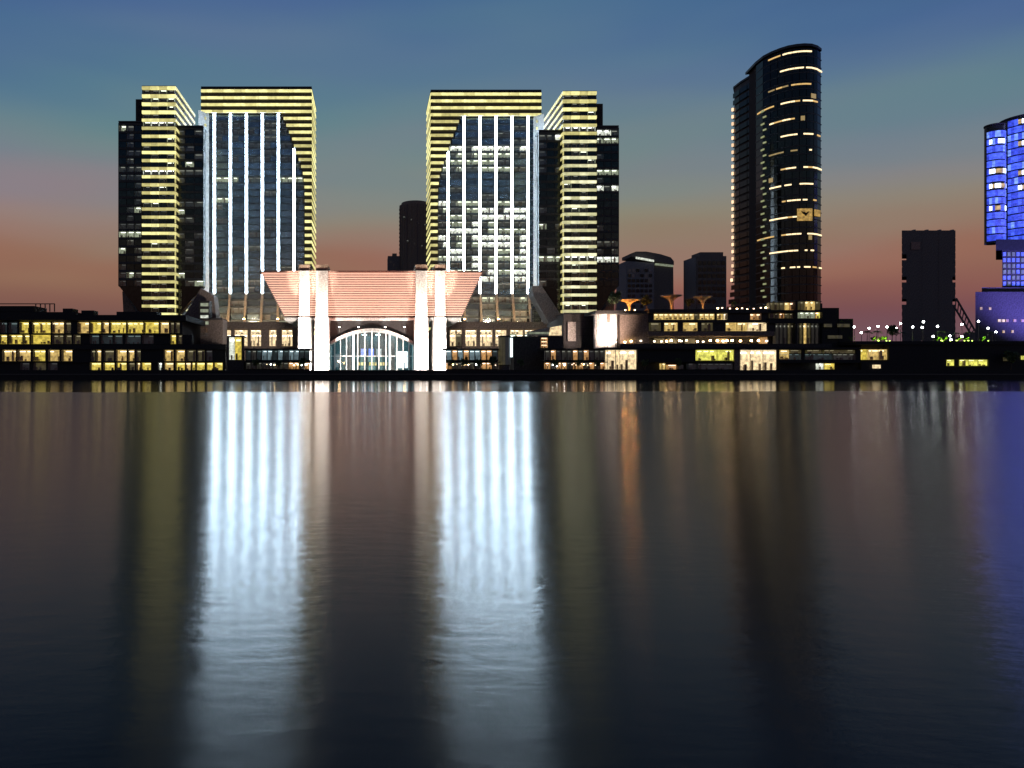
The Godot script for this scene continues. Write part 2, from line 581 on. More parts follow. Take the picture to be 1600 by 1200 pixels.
func frame_tower(mirror: bool, label: String) -> void:
	# the two farther towers: a gold-banded frame round a glass wall with six upright light fins
	var t := thing("office_tower", label, "tower", 470.0, 758.0 if mirror else 402.0, LAND, "lit office towers round the hall")
	var s := -1.0 if mirror else 1.0
	var c := cur_cx
	var X := func(o: float) -> float: return c + s * o
	var dy := 5.0 if mirror else 0.0
	var ground_py := PY - (LAND - EYE) * F / cur_d
	var foot := 515.0
	slab(t, "core", X.call(-84), 142 + dy, X.call(82), ground_py, -3.4, -34, M.black_stone)
	# glass wall, floor by floor between the fins
	var fins := [-67.0, -42.0, -17.0, 8.0, 33.0, 57.5]
	var inner := func(y: float) -> float:   # inner edge of the frame's long leg
		var ys := [173.0, 186.0, 196.0, 207.0, 217.0, 228.0, 238.0, 249.0, 260.0, 271.0, 293.0, 320.0, 600.0]
		var xs := [35.0, 41.0, 45.0, 49.5, 54.0, 57.0, 59.5, 64.0, 68.0, 71.0, 73.5, 74.0, 74.0]
		for k in range(1, ys.size()):
			if y - dy <= ys[k]:
				return lerpf(xs[k - 1], xs[k], clampf((y - dy - ys[k - 1]) / (ys[k] - ys[k - 1]), 0, 1))
		return 74.0
	var p := 10.75
	var y := 177.0 + dy
	var row := 0
	while y < foot - 5.0:
		var fl := maxf(0.0, y + p - 458.0) / 57.0 * 6.0
		var wall := 74.0 if y > 458 else inner.call(y + 5) as float
		var xa: float = X.call(-83)
		var xb: float = X.call(wall)
		slab(t, "floor_edge", minf(xa, xb), y, maxf(xa, xb), y + 2.6, 0.2 + fl, -3.2, M.slab_grey)
		var cells := [[-81.0, -69.0]]
		for k in 5:
			cells.append([fins[k], fins[k + 1]])
		cells.append([57.5, 74.0])
		for k in cells.size():
			var a: float = cells[k][0]
			var b: float = minf(cells[k][1], wall)
			if b - a < 4:
				continue
			var tone := "glass_blue"
			if mirror:
				if row == 4:
					tone = "white"
				elif row in [5, 6, 7]:
					tone = chance([[0.5, "pale"], [0.3, "dim"], [0.2, "glass_blue"]])
				elif row in [12, 15, 16]:
					tone = chance([[0.45, "pale"], [0.25, "white"], [0.3, "dim"]])
				elif row in [14, 17, 18, 19, 20]:
					tone = chance([[0.55, "white"], [0.3, "pale"], [0.15, "dim"]])
				elif row in [13, 21, 22, 23]:
					tone = chance([[0.35, "white"], [0.35, "pale"], [0.3, "dim"]])
				elif row == 26:
					tone = chance([[0.4, "pale"], [0.6, "dim"]])
				else:
					tone = chance([[0.7, "glass_blue"], [0.2, "dim"], [0.1, "faint"]])
			else:
				if row in [1, 2, 3, 4]:
					tone = chance([[0.45, "faint"], [0.3, "dim"], [0.25, "glass_blue"]])
				elif row == 9:
					tone = chance([[0.3, "pale"], [0.5, "dim"], [0.2, "glass_blue"]])
				else:
					tone = chance([[0.76, "glass_blue"], [0.15, "faint"], [0.065, "dim"], [0.025, "pale"]])
			if k == 0 and not tone.begins_with("glass"):
				tone = "glass_blue"
			var x0: float = X.call(a + 1.2)
			var x1: float = X.call(b - 1.2)
			# two panes to a bay when lit unevenly
			if b - a > 15 and tone != "glass_blue":
				var xm := (x0 + x1) / 2
				window(t, minf(x0, xm), y + 2.7, maxf(x0, xm) - 0.3, y + p - 0.1, fl, tone)
				window(t, minf(x1, xm), y + 2.7, maxf(x1, xm) - 0.3, y + p - 0.1, fl, tone if rng.randf() < 0.7 else ("dim" if mirror else "glass_blue"))
			else:
				window(t, minf(x0, x1), y + 2.7, maxf(x0, x1), y + p - 0.1, fl, tone)
		y += p
		row += 1
	# light fins and their unlit stone feet
	for k in 6:
		var x: float = X.call(fins[k])
		var head := (232.0 if k == 5 else 177.5) + dy
		var fin := slab(t, "fin", x - 1.8, head, x + 1.8, 458.5, 1.9, 0.3, M.white_paint)
		slab(fin, "led_or_fill_strip", x - 1.45, head + 0.2, x + 1.45, 458.3, 2.1, 1.95, M.led_white)
		if k == 0:
			slab(fin, "led_or_fill_strip", x - s * 2.2, head + 0.2, x - s * 1.85, 458.3, 1.7, 0.7, M.tube_cold)  # added strip, there only to light the side return
		var ft := new_st()
		bar(ft, Vector3(lx(x), ly(458.7), 1.0), Vector3(lx(x + (x - c) * 0.03), ly(516), 7.4), 0.75)
		put(t, "fin_foot", done(ft), Vector3.ZERO, M.tan_stone)
	# splayed return at the frame's short leg, lit by the strip added to the first fin
	var st := new_st()
	var xo: float = lx(X.call(-88))
	var xi: float = lx(X.call(-75))
	var tt := ly(178.0 + dy)
	var bb := ly(515.0)
	quad(st, Vector3(xo, bb, 7), Vector3(xo, tt, 7), Vector3(xi, tt, 0.5), Vector3(xi, bb, 0.5))
	quad(st, Vector3(xo, bb, 7), Vector3(xo, bb, -33), Vector3(xo, tt, -33), Vector3(xo, tt, 7))
	put(t, "side_return", done(st), Vector3.ZERO, M.white_stone)
	# gold frame: dark wall, each floor's spandrel glowing in place of an LED wash
	var out := [[X.call(-88), 136 + dy], [X.call(85), 136 + dy], [X.call(85), ground_py]]
	out.append([X.call(74), ground_py])
	for q in [320.0, 293.0, 271.0, 249.0, 228.0, 207.0, 186.0, 176.0]:
		out.append([X.call(inner.call(q + dy)), q + dy])
	out.append([X.call(-80), 176 + dy])
	out.append([X.call(-80), 200 + dy])
	out.append([X.call(-88), 200 + dy])
	prism(t, "frame_wall", out, 2.4, 0.6, M.dark_bronze)
	slab(t, "roof", X.call(-88), 135 + dy, X.call(85), 137 + dy, 3.2, -35, M.frame_metal)
	for i in 37:
		var by := 139.5 + dy + i * p
		if by > 520:
			break
		var xa: float = X.call(-88.3 if i < 4 else (inner.call(by + 3) as float))
		var xb: float = X.call(85.3)
		var mat = M["band_gold_%d" % (rng.randi() % 3 if i > 1 else 2)]
		var bays := maxi(1, int(absf(xb - xa) / 17.0))
		for k in bays:
			var b0 := minf(xa, xb) + absf(xb - xa) * k / bays
			var b1 := minf(xa, xb) + absf(xb - xa) * (k + 1) / bays
			slab(t, "glowing_spandrel", b0 + 0.15, by, b1 - 0.15, by + 4.0, 3.3, 2.45, M["band_gold_%d" % (1 + rng.randi() % 2 if i < 3 else rng.randi() % 3)])
		slab(t, "band_ledge", minf(xa, xb), by - 0.7, maxf(xa, xb), by - 0.05, 3.5, 2.45, M.tan_stone)
		var g: float = X.call(85.3)
		slab(t, "glowing_spandrel", minf(g, g - s), by, maxf(g, g - s), by + 4.0, 2.4, -34, mat)
		if i > 3 and i < 6:
			xa = X.call(-88.3)
			xb = X.call(-80)
			slab(t, "glowing_spandrel", minf(xa, xb), by, maxf(xa, xb), by + 4.0, 3.3, 2.45, mat)
	for o in [-60.0, -10.0, 40.0]:
		var pos := Vector3(lx(X.call(o)), ly(503), 26)
		box(t, "flood_or_fill_lamp", Vector3(1.0, 0.5, 0.8), pos, M.lamp_warm)  # added lamp, brightens the fin feet
		box(t, "lamp_stand", Vector3(0.3, pos.y, 0.3), Vector3(pos.x, pos.y / 2 - 0.3, pos.z), M.pole_metal)
		spot(t, pos + Vector3(0, 0.6, -0.6), Vector3(lx(X.call(o)), ly(484), 1), 520.0, 62.0, Color(1.0, 0.86, 0.66), 0.5)
	slab(t, "foot_wall", X.call(-84), 515.2, X.call(84), ground_py, 7.0, -3.3, M.brown_stone)

func far_cylinder() -> void:
	var t := thing("round_tower", "dark round tower far behind, showing between the hall roof and a gold-framed tower", "tower", 820.0, 648.0)
	var r := 24.0 * cur_d / F
	var h := ly(322)
	var cyl := CylinderMesh.new()
	cyl.top_radius = r
	cyl.bottom_radius = r
	cyl.height = h
	cyl.radial_segments = 40
	cyl.rings = 1
	put(t, "shaft", cyl, Vector3(0, h / 2, 0), M.far_brown)
	var cap := CylinderMesh.new()
	cap.top_radius = r * 0.86
	cap.bottom_radius = r * 0.9
	cap.height = 3.0
	put(t, "roof_drum", cap, Vector3(0, h + 1.5, 0), M.far_brown)
	for k in 26:
		var f := CylinderMesh.new()
		f.top_radius = r + 0.35
		f.bottom_radius = r + 0.35
		f.height = 1.1
		f.radial_segments = 40
		f.rings = 1
		if k == 0:
			meshes["far_ring"] = f
		put(t, "floor_edge", meshes["far_ring"], Vector3(0, h - 4.0 - k * 4.4, 0), M.far_brown)
	for k in 12:
		var a := -1.25 + 2.5 * k / 11.0
		box(t, "pier", Vector3(1.2, h - 3, 1.2), Vector3(sin(a) * (r + 0.3), h / 2, cos(a) * (r + 0.3)), M.far_brown if k % 3 else M.brown_stone)
	for k in 7:
		window(t, 630 + k * 5.5, 338 + (k * 37) % 70, 633 + k * 5.5, 341 + (k * 37) % 70, r + 1.0, "dim")
	slab(t, "annex", 606, 400, 626, 520, 6, -20, M.far_dark)
	slab(t, "annex", 613, 396, 620, 400, 2, -8, M.far_brown)
	for k in 3:
		window(t, 609 + k * 5.0, 408 + 5 * k, 612 + k * 5.0, 411 + 5 * k, 6.3, "dim")

func far_blocks() -> void:
	# block with a curved, edge-lit roof
	var t := thing("office_block", "distant grey block with a curved roof edged in white light", "building", 720.0, 1015.0)
	prism(t, "front_wall", [[978, 408], [1022, 411], [1022, 520], [978, 520]], 8, -20, M.far_grey)
	prism(t, "side_wall", [[1022, 413], [1052, 417], [1053, 520], [1022, 520]], 3, -25, M.far_dark)
	var roof := [[986, 396], [994, 393], [1010, 393], [1032, 397], [1048, 402], [1053, 408], [1053, 414], [1022, 408], [996, 402], [986, 401]]
	prism(t, "roof", roof, 4, -22, M.far_dark)
	prism(t, "roof_light", [[994, 401], [1022, 406], [1022, 409], [994, 404]], 9.4, 8.1, M.room_white)
	prism(t, "roof_light", [[1024, 411], [1052, 414], [1052, 417], [1024, 414]], 4.6, 3.1, M.room_pale)
	for k in 46:
		var col := k % 6
		var rw := k / 6
		window(t, 981 + col * 6.6, 420 + rw * 8, 986 + col * 6.6, 425 + rw * 8, 8.4, chance([[0.74, "glass_dark"], [0.2, "faint"], [0.06, "olive"]]))
	t = thing("office_block", "distant plain dark block just beside the curved hotel", "building", 700.0, 1112.0)
	slab(t, "body", 1089, 400, 1135, 520, 0, -30, M.far_dark)
	slab(t, "body", 1087, 402, 1100, 520, -2, -26, M.far_grey)
	slab(t, "roof_plant", 1094, 394, 1130, 400, -3, -22, M.far_dark)
	for k in 40:
		window(t, 1091 + (k % 6) * 7.3, 408 + (k / 6) * 10, 1096.5 + (k % 6) * 7.3, 414 + (k / 6) * 10, 0.4, "glass_dark")
	# tower still being built, with notched sides
	t = thing("unfinished_tower", "bare dark concrete tower under construction, with notched sides and open top", "tower", 650.0, 1451.0)
	block(t, "core", 1416, 361, 1488, 530, -1.0, -24, M.far_dark)
	for k in 15:
		var y := 360.0 + k * 11.6
		var ins := 7.0 if k in [3, 6, 9] else 0.0
		block(t, "floor_plate", 1409, y, 1493, y + 2.6, 0.1, -25, M.far_dark)
		block(t, "screen_panel", 1409.5 + ins, y + 2.7, 1440, y + 11.5, 0.0, -24, M.far_dark)
		block(t, "screen_panel", 1440.6, y + 2.7, 1466, y + 11.5, -0.1, -1.5, M.far_dark)
		block(t, "screen_panel", 1466.6, y + 2.7, 1492.6 - (ins * 0.6 if k > 5 else 0.0), y + 11.5, 0.0, -24, M.far_dark)
	for k in 4:
		slab(t, "roof_post", 1428 + k * 20, 358.6, 1431 + k * 20, 360.2, -2, -5, M.far_grey)
	slab(t, "banner", 1424, 378, 1438, 390, 0.7, 0.25, M.red_panel)
	# crane boom leaning away from it
	t = thing("crane", "lattice crane boom slanting down beside the unfinished tower", "crane", 600.0, 1508.0)
	var st := new_st()
	for seg in [[1494, 466, 1530, 528], [1490, 478, 1522, 530]]:
		bar(st, Vector3(lx(seg[0]), ly(seg[1]), 0), Vector3(lx(seg[2]), ly(seg[3]), 0), 0.5)
	put(t, "boom_chords", done(st), Vector3.ZERO, M.far_dark)
	for k in 9:
		st = new_st()
		var f := k / 9.0
		bar(st, Vector3(lx(lerpf(1494, 1530, f)), ly(lerpf(466, 528, f)), 0), Vector3(lx(lerpf(1490, 1522, f + 0.08)), ly(lerpf(478, 530, f + 0.08)), 0), 0.28)
		put(t, "boom_brace", done(st), Vector3.ZERO, M.far_dark)
	slab(t, "cab", 1519, 519, 1533, 582, 3, -6, M.far_dark)

func bar(st: SurfaceTool, a: Vector3, b: Vector3, half: float) -> void:
	var d := (b - a).normalized()
	var u := d.cross(Vector3(0, 0, 1) if absf(d.z) < 0.9 else Vector3.UP).normalized() * half
	var v := d.cross(u).normalized() * half
	var r := [u + v, u - v, -u - v, -u + v]
	for i in 4:
		var p: Vector3 = r[i]
		var q: Vector3 = r[(i + 1) % 4]
		quad(st, a + p, b + p, b + q, a + q)
	quad(st, a + r[0], a + r[1], a + r[2], a + r[3])
	quad(st, b + r[3], b + r[2], b + r[1], b + r[0])

# ---------------------------------------------------------------- hotel
var hotel_curve := [[1180.0, 456.0], [1192.0, 447.0], [1205.0, 441.0], [1218.0, 436.5], [1231.0, 433.0], [1244.0, 431.0], [1257.0, 430.0], [1269.0, 430.5], [1278.0, 433.0], [1284.0, 437.0]]

func curve_at(px: float) -> Vector3:   # a point of the hotel's curved front, in its thing's axes, at height zero
	var d := 430.0
	for k in range(1, hotel_curve.size()):
		if px <= hotel_curve[k][0] or k == hotel_curve.size() - 1:
			d = lerpf(hotel_curve[k - 1][1], hotel_curve[k][1], clampf((px - hotel_curve[k - 1][0]) / (hotel_curve[k][0] - hotel_curve[k - 1][0]), 0, 1))
			break
	return Vector3(wx(px, d) - wx(1230, 430), 0, 430 - d)

func curved_piece(t: Node3D, called: String, p0: float, p1: float, y0: float, y1: float, out: float, thick: float, mat, steps := 1) -> MeshInstance3D:
	var st := new_st()
	var prev := []
	for k in steps + 1:
		var px := lerpf(p0, p1, float(k) / steps)
		var p := curve_at(px)
		var q := curve_at(px + 1.0) - curve_at(px - 1.0)
		var nrm := Vector3(-q.z, 0, q.x).normalized()
		var a := p + nrm * out
		var b := p + nrm * (out - thick)
		var ring := [Vector3(a.x, y0, a.z), Vector3(a.x, y1, a.z), Vector3(b.x, y1, b.z), Vector3(b.x, y0, b.z)]
		if k > 0:
			for i in 4:
				quad(st, prev[i], prev[(i + 1) % 4], ring[(i + 1) % 4], ring[i])
		if k == 0:
			quad(st, ring[3], ring[2], ring[1], ring[0])
		if k == steps:
			quad(st, ring[0], ring[1], ring[2], ring[3])
		prev = ring
	return put(t, called, done(st), Vector3.ZERO, mat)

func hotel() -> void:
	var t := thing("hotel_tower", "tall dark curved tower with short glowing strips on every second floor and a gold sign", "tower", 430.0, 1230.0)
	var h := ly(69.0)
	# curved body: plan closed behind
	var plan := PackedVector2Array()
	for c in hotel_curve:
		var p := curve_at(c[0])
		plan.append(Vector2(p.x, p.z))
	var back := curve_at(1284)
	plan.append(Vector2(back.x + 1.5, back.z - 14))
	plan.append(Vector2(back.x - 12, back.z - 30))
	plan.append(Vector2(plan[0].x + 2, plan[0].y - 16))
	extrude(t, "core", plan, h - 1, -1.6, M.black_stone)
	extrude(t, "roof_slab", plan, h + 0.6, 0.0, M.frame_metal, h - 0.9)
	# rear wing, lower by distance, flaring at the foot
	var wing := PackedVector2Array()
	for c in [[1181.0, 470.0], [1168.0, 478.0], [1156.0, 486.0], [1145.5, 495.0]]:
		wing.append(Vector2(wx(c[0], c[1]) - wx(1230, 430), 430 - c[1]))
	var wing_line := wing.duplicate()
	wing.reverse()
	wing.append(Vector2(wing[3].x + 14, wing[3].y - 4))
	wing.append(Vector2(wing[3].x + 12, wing[3].y - 36))
	wing.append(Vector2(wing[0].x + 8, wing[0].y - 14))
	extrude(t, "rear_wing", wing, h - 1, -0.7, M.slab_dark)
	extrude(t, "roof_slab", wing, h + 0.4, 0.0, M.frame_metal, h - 0.9)
	var floor_h := 12.75 * cur_d / F
	for k in 37:
		var y := h - 3.0 - (k + 1) * floor_h
		if y < 12:
			break
		for j in 3:
			var a := wing_line[j]
			var b := wing_line[j + 1]
			var flare := minf(pow(maxf(0.0, (72.0 - y) / 30.0), 2.0) * 4.0, 5.5)
			if j == 2:
				b.x -= flare
				# flaring edge: a glass wedge floor by floor
			var st := new_st()
			var n2 := Vector2(-(b - a).y, (b - a).x).normalized()
			if n2.y < 0:
				n2 = -n2
			var a3 := Vector3(a.x + n2.x * 0.3, y, a.y + n2.y * 0.3)
			var b3 := Vector3(b.x + n2.x * 0.3, y, b.y + n2.y * 0.3)
			var up := Vector3(0, floor_h * 0.66, 0)
			var bk := Vector3(-n2.x, 0, -n2.y) * 0.25
			a3 = a3.lerp(b3, 0.04)
			b3 = a3.lerp(b3, 0.96)
			quad(st, a3, a3 + up, b3 + up, b3)
			quad(st, a3 + bk, b3 + bk, b3 + bk + up, a3 + bk + up)
			quad(st, a3 + up, a3 + up + bk, b3 + up + bk, b3 + up)
			quad(st, a3, b3, b3 + bk, a3 + bk)
			put(t, "window", done(st), Vector3.ZERO, M["glass_smoke_%d" % (rng.randi() % 3)])
		if k >= 2 and k < 27:
			var e := wing_line[3]
			box(t, "edge_light", Vector3(1.1, 2.0, 1.1), Vector3(e.x - 0.8 - pow(maxf(0.0, (72.0 - y) / 30.0), 2) * 4.0, y + 2.0, e.y + 0.9), M["edge_light_%d" % (rng.randi() % 3)])
	# curved front: floor edges, and windows one by one
	var cols := 9
	var rows := 33
	for r in rows:
		var y := h - 2.0 - (r + 1) * floor_h
		if y < 40 - LAND - 1:
			break
		curved_piece(t, "floor_edge", 1180.5, 1283.5, y - 0.3, y + 0.3, 0.1, 1.9, M.frame_metal, 12)
		for c in cols:
			var p0 := 1181.0 + c * 102.0 / cols
			var tone := "glass_smoke_%d" % (rng.randi() % 3)
			curved_piece(t, "window", p0 + 0.4, p0 + 102.0 / cols - 0.4, y + 0.4, y + floor_h - 0.4, 0.0, 0.3, M[tone], 2)
	# glowing strips, [survey height, from, to, look]
	var strips := [[80, 1201, 1220, 1], [80, 1223, 1268, 1], [105.5, 1219, 1256, 1], [105.5, 1259, 1283.5, 1], [131, 1201, 1211, 3], [131, 1213, 1232, 2], [131, 1236, 1267, 2],
		[157, 1184, 1210, 2], [157, 1220, 1250, 1], [157, 1254, 1277, 1], [184, 1203, 1242, 1], [209, 1220, 1246, 1], [209, 1255, 1270, 1], [209, 1276, 1281, 2], [234, 1202, 1225, 3], [234, 1235, 1246, 2], [234, 1264, 1268, 1],
		[261, 1220, 1244, 1], [261, 1255, 1283, 1], [287, 1203, 1221, 1], [287, 1226, 1237, 1], [287, 1249, 1270, 1], [312, 1222, 1228, 1], [312, 1230, 1251, 1], [312, 1254, 1261, 1], [312, 1270, 1275, 1], [338, 1203, 1245, 1],
		[365, 1184, 1210, 2], [365, 1221, 1252, 1], [365, 1261, 1283, 1], [391, 1203, 1247, 1], [391, 1257, 1261, 1], [391, 1266, 1271, 1], [417, 1221, 1227, 1], [417, 1234, 1243, 1], [417, 1245, 1250, 1], [417, 1256, 1266, 1], [417, 1269, 1275, 1], [417, 1279, 1283, 1]]
	for s in strips:
		var y := ly(s[0])
		var parts := maxi(1, int((s[2] - s[1]) / 6.5))
		for k in parts:
			var p0: float = lerpf(s[1], s[2], float(k) / parts)
			var p1: float = lerpf(s[1], s[2], float(k + 1) / parts)
			var look: int = s[3] if rng.randf() < 0.86 else s[3] + 1
			curved_piece(t, "light_strip", p0 + 0.2, p1 - 0.3, y - 0.42, y + 0.38, 0.5, 0.3, M.strip_cream if look == 1 else M.strip_amber if look == 2 else M.strip_dim, 1)
	for s in [[184.5, 1251, 1257], [149, 1267, 1274], [274, 1202, 1208], [371, 1263, 1268]]:
		var y := ly(s[0])
		curved_piece(t, "window_light", s[1], s[2], y - 1.3, y + 1.3, 0.45, 0.25, M.strip_dim, 1)
	# dim folded marks, glowing for reflected LED light, down the hinge between the two curves
	for k in 30:
		var y := ly(158 + k * 10.4)
		curved_piece(t, "chevron_glow", 1190 + (k % 2) * 3, 1195 + (k % 2) * 3, y - 0.5, y + 0.5, 0.6, 0.3, M.chevron_dim, 1)
	# gold sign: a bright plate carrying a dark winged mark, and a small plate beside it
	var plate := curved_piece(t, "sign_plate", 1245, 1267.5, ly(345), ly(326), 1.0, 0.5, M.sign_gold, 3)
	curved_piece(t, "sign_plate", 1271, 1279, ly(337), ly(327), 1.0, 0.5, M.sign_gold, 2)
	var c := curve_at(1257)
	var st := new_st()
	var pts := [[-7.0, 4.4], [-4.4, 0.2], [-1.0, -2.0], [0.4, -4.2], [1.6, -1.4], [4.0, 1.4], [5.0, 3.4], [2.2, 2.2], [0.4, 1.2], [-1.4, 2.4], [-3.4, 2.4]]
	var poly := PackedVector2Array()
	for p in pts:
		poly.append(Vector2(p[0] * 0.42, p[1] * 0.42))
	var tri := Geometry2D.triangulate_polygon(poly)
	for i in range(0, tri.size(), 3):
		for j in [0, 2, 1]:
			st.add_vertex(Vector3(poly[tri[i + j]].x, poly[tri[i + j]].y, 0))
	put(plate, "emblem", done(st), Vector3(c.x, ly(334.5), c.z + 1.25), M.black_stone)

# a block whose flanks run away from the eye: its corners by survey edge at both depths
func block(t: Node3D, called: String, x0: float, y0: float, x1: float, y1: float, z0: float, z1: float, mat) -> MeshInstance3D:
	var plan := PackedVector2Array([Vector2(lx(x0, z0), z0), Vector2(lx(x1, z0), z0), Vector2(lx(x1, z1), z1), Vector2(lx(x0, z1), z1)])
	return extrude(t, called, plan, ly(y0, z0), 0.0, mat, ly(y1, z0))

func extrude(t: Node3D, called: String, plan: PackedVector2Array, top: float, grow: float, mat, bottom := 0.0) -> MeshInstance3D:
	var pts := plan
	if grow != 0.0:
		var o := Geometry2D.offset_polygon(plan, grow)
		if o.size() > 0:
			pts = o[0]
	if not Geometry2D.is_polygon_clockwise(pts):
		pts.reverse()
	var st := new_st()
	var tri := Geometry2D.triangulate_polygon(pts)
	for i in range(0, tri.size(), 3):
		for j in 3:
			st.add_vertex(Vector3(pts[tri[i + j]].x, top, pts[tri[i + j]].y))
	for i in pts.size():
		var a := pts[i]
		var b := pts[(i + 1) % pts.size()]
		quad(st, Vector3(a.x, bottom, a.y), Vector3(b.x, bottom, b.y), Vector3(b.x, top, b.y), Vector3(a.x, top, a.y))
	return put(t, called, done(st), Vector3.ZERO, mat)

# ---------------------------------------------------------------- blue tower
func blue_tower() -> void:
	var t := thing("blue_tower", "blue-lit tower of rounded glass lobes on a narrow neck above a wide podium", "tower", 420.0, 1600.0)
	var k := cur_d / F
	block(t, "podium", 1524, 456, 1760, 588, 0, -50, M.grey_concrete)
	block(t, "podium_parapet", 1534, 449, 1760, 456, -3, -45, M.grey_concrete)
	block(t, "neck", 1566, 391, 1740, 456, -6, -34, M.grey_concrete)
	block(t, "waist", 1556, 374, 1740, 391, -2, -38, M.slab_grey)
	for lobe in [[1554.0, 15.0, 191.0], [1606.0, 38.0, 174.0], [1668.0, 34.0, 190.0]]:
		var r: float = lobe[1] * k
		var h: float = ly(lobe[2]) - ly(377)
		var cyl := CylinderMesh.new()
		cyl.top_radius = r - 0.8
		cyl.bottom_radius = r - 0.8
		cyl.height = h
		cyl.radial_segments = 32
		cyl.rings = 1
		var cz: float = -r - (3.0 if lobe[1] < 20 else 2.0)
		var lobe_x := lx(lobe[0], cz)
		var lob := put(t, "lobe", cyl, Vector3(lobe_x, ly(377) + h / 2, cz), M.slab_grey)
		var cap := CylinderMesh.new()
		cap.top_radius = r - 0.5
		cap.bottom_radius = r - 0.5
		cap.height = 0.8
		cap.radial_segments = 32
		put(lob, "roof_ring", cap, Vector3(lobe_x, ly(377) + h + 0.7, cz), M.grey_concrete)
		var n := 11 if lobe[1] < 20 else 22
		var rows := int(h / 4.3)
		for row in rows:
			for c in n:
				var a := lerpf(-1.45, 1.45, (c + 0.5) / n)
				var wide := 2.9 / n * r * 0.82
				var bright := row in [4, 7, 9, 13, 16] and rng.randf() < 0.72 and absf(a) < 1.1
				var tone: String = "room_gold" if bright and rng.randf() < 0.4 else "tube_sky" if bright else ["room_blue", "room_blue", "room_deep", "room_blue", "room_deep", "room_blue", "room_deep", "room_blue", "room_sky"][rng.randi() % 9]  # blue glow in the panes stands for LED wash on the facade
				var o := box(lob, "window", Vector3(snappedf(wide * 1.08, 0.1), 3.5 if not bright else 2.4, 0.4), Vector3(lobe_x + sin(a) * (r - 0.6), ly(377) + 3.0 + row * 4.3, cz + cos(a) * (r - 0.6)), M[tone])
				o.rotation.y = a
	# neck: a grid of small lit windows
	for r in 6:
		for c in 16:
			slab(t, "window", 1568 + c * 7, 394 + r * 9.2, 1572 + c * 7, 400 + r * 9.2, -5.6, -5.95, M["room_blue"] if rng.randf() < 0.6 else M["room_cold"])
	for c in 20:
		if rng.randf() < 0.7:
			slab(t, "window", 1560 + c * 6, 499, 1564 + c * 6, 503, 0.3, 0.05, M["room_amber"] if rng.randf() < 0.5 else M["room_cream"])
		if rng.randf() < 0.35:
			slab(t, "window", 1532 + c * 7, 480, 1535 + c * 7, 484, 0.3, 0.05, M["room_gold"])
		if rng.randf() < 0.3:
			slab(t, "window", 1532 + c * 7, 516, 1535 + c * 7, 520, 0.3, 0.05, M["room_gold"])
	# blue floodlights on the podium's forecourt
	for x in [1560.0, 1640.0]:
		var pos := Vector3(lx(x), 1.6, 55)
		box(t, "flood_or_fill_lamp", Vector3(1.4, 0.8, 0.8), pos, M.lamp_blue)
		box(t, "lamp_stand", Vector3(0.3, 1.2, 0.3), pos - Vector3(0, 1.0, 0), M.pole_metal)
		spot(t, pos + Vector3(0, 0.9, -0.8), Vector3(lx(x), 95, -12), 18000.0, 46.0, Color(0.52, 0.46, 1.0), 0.5)

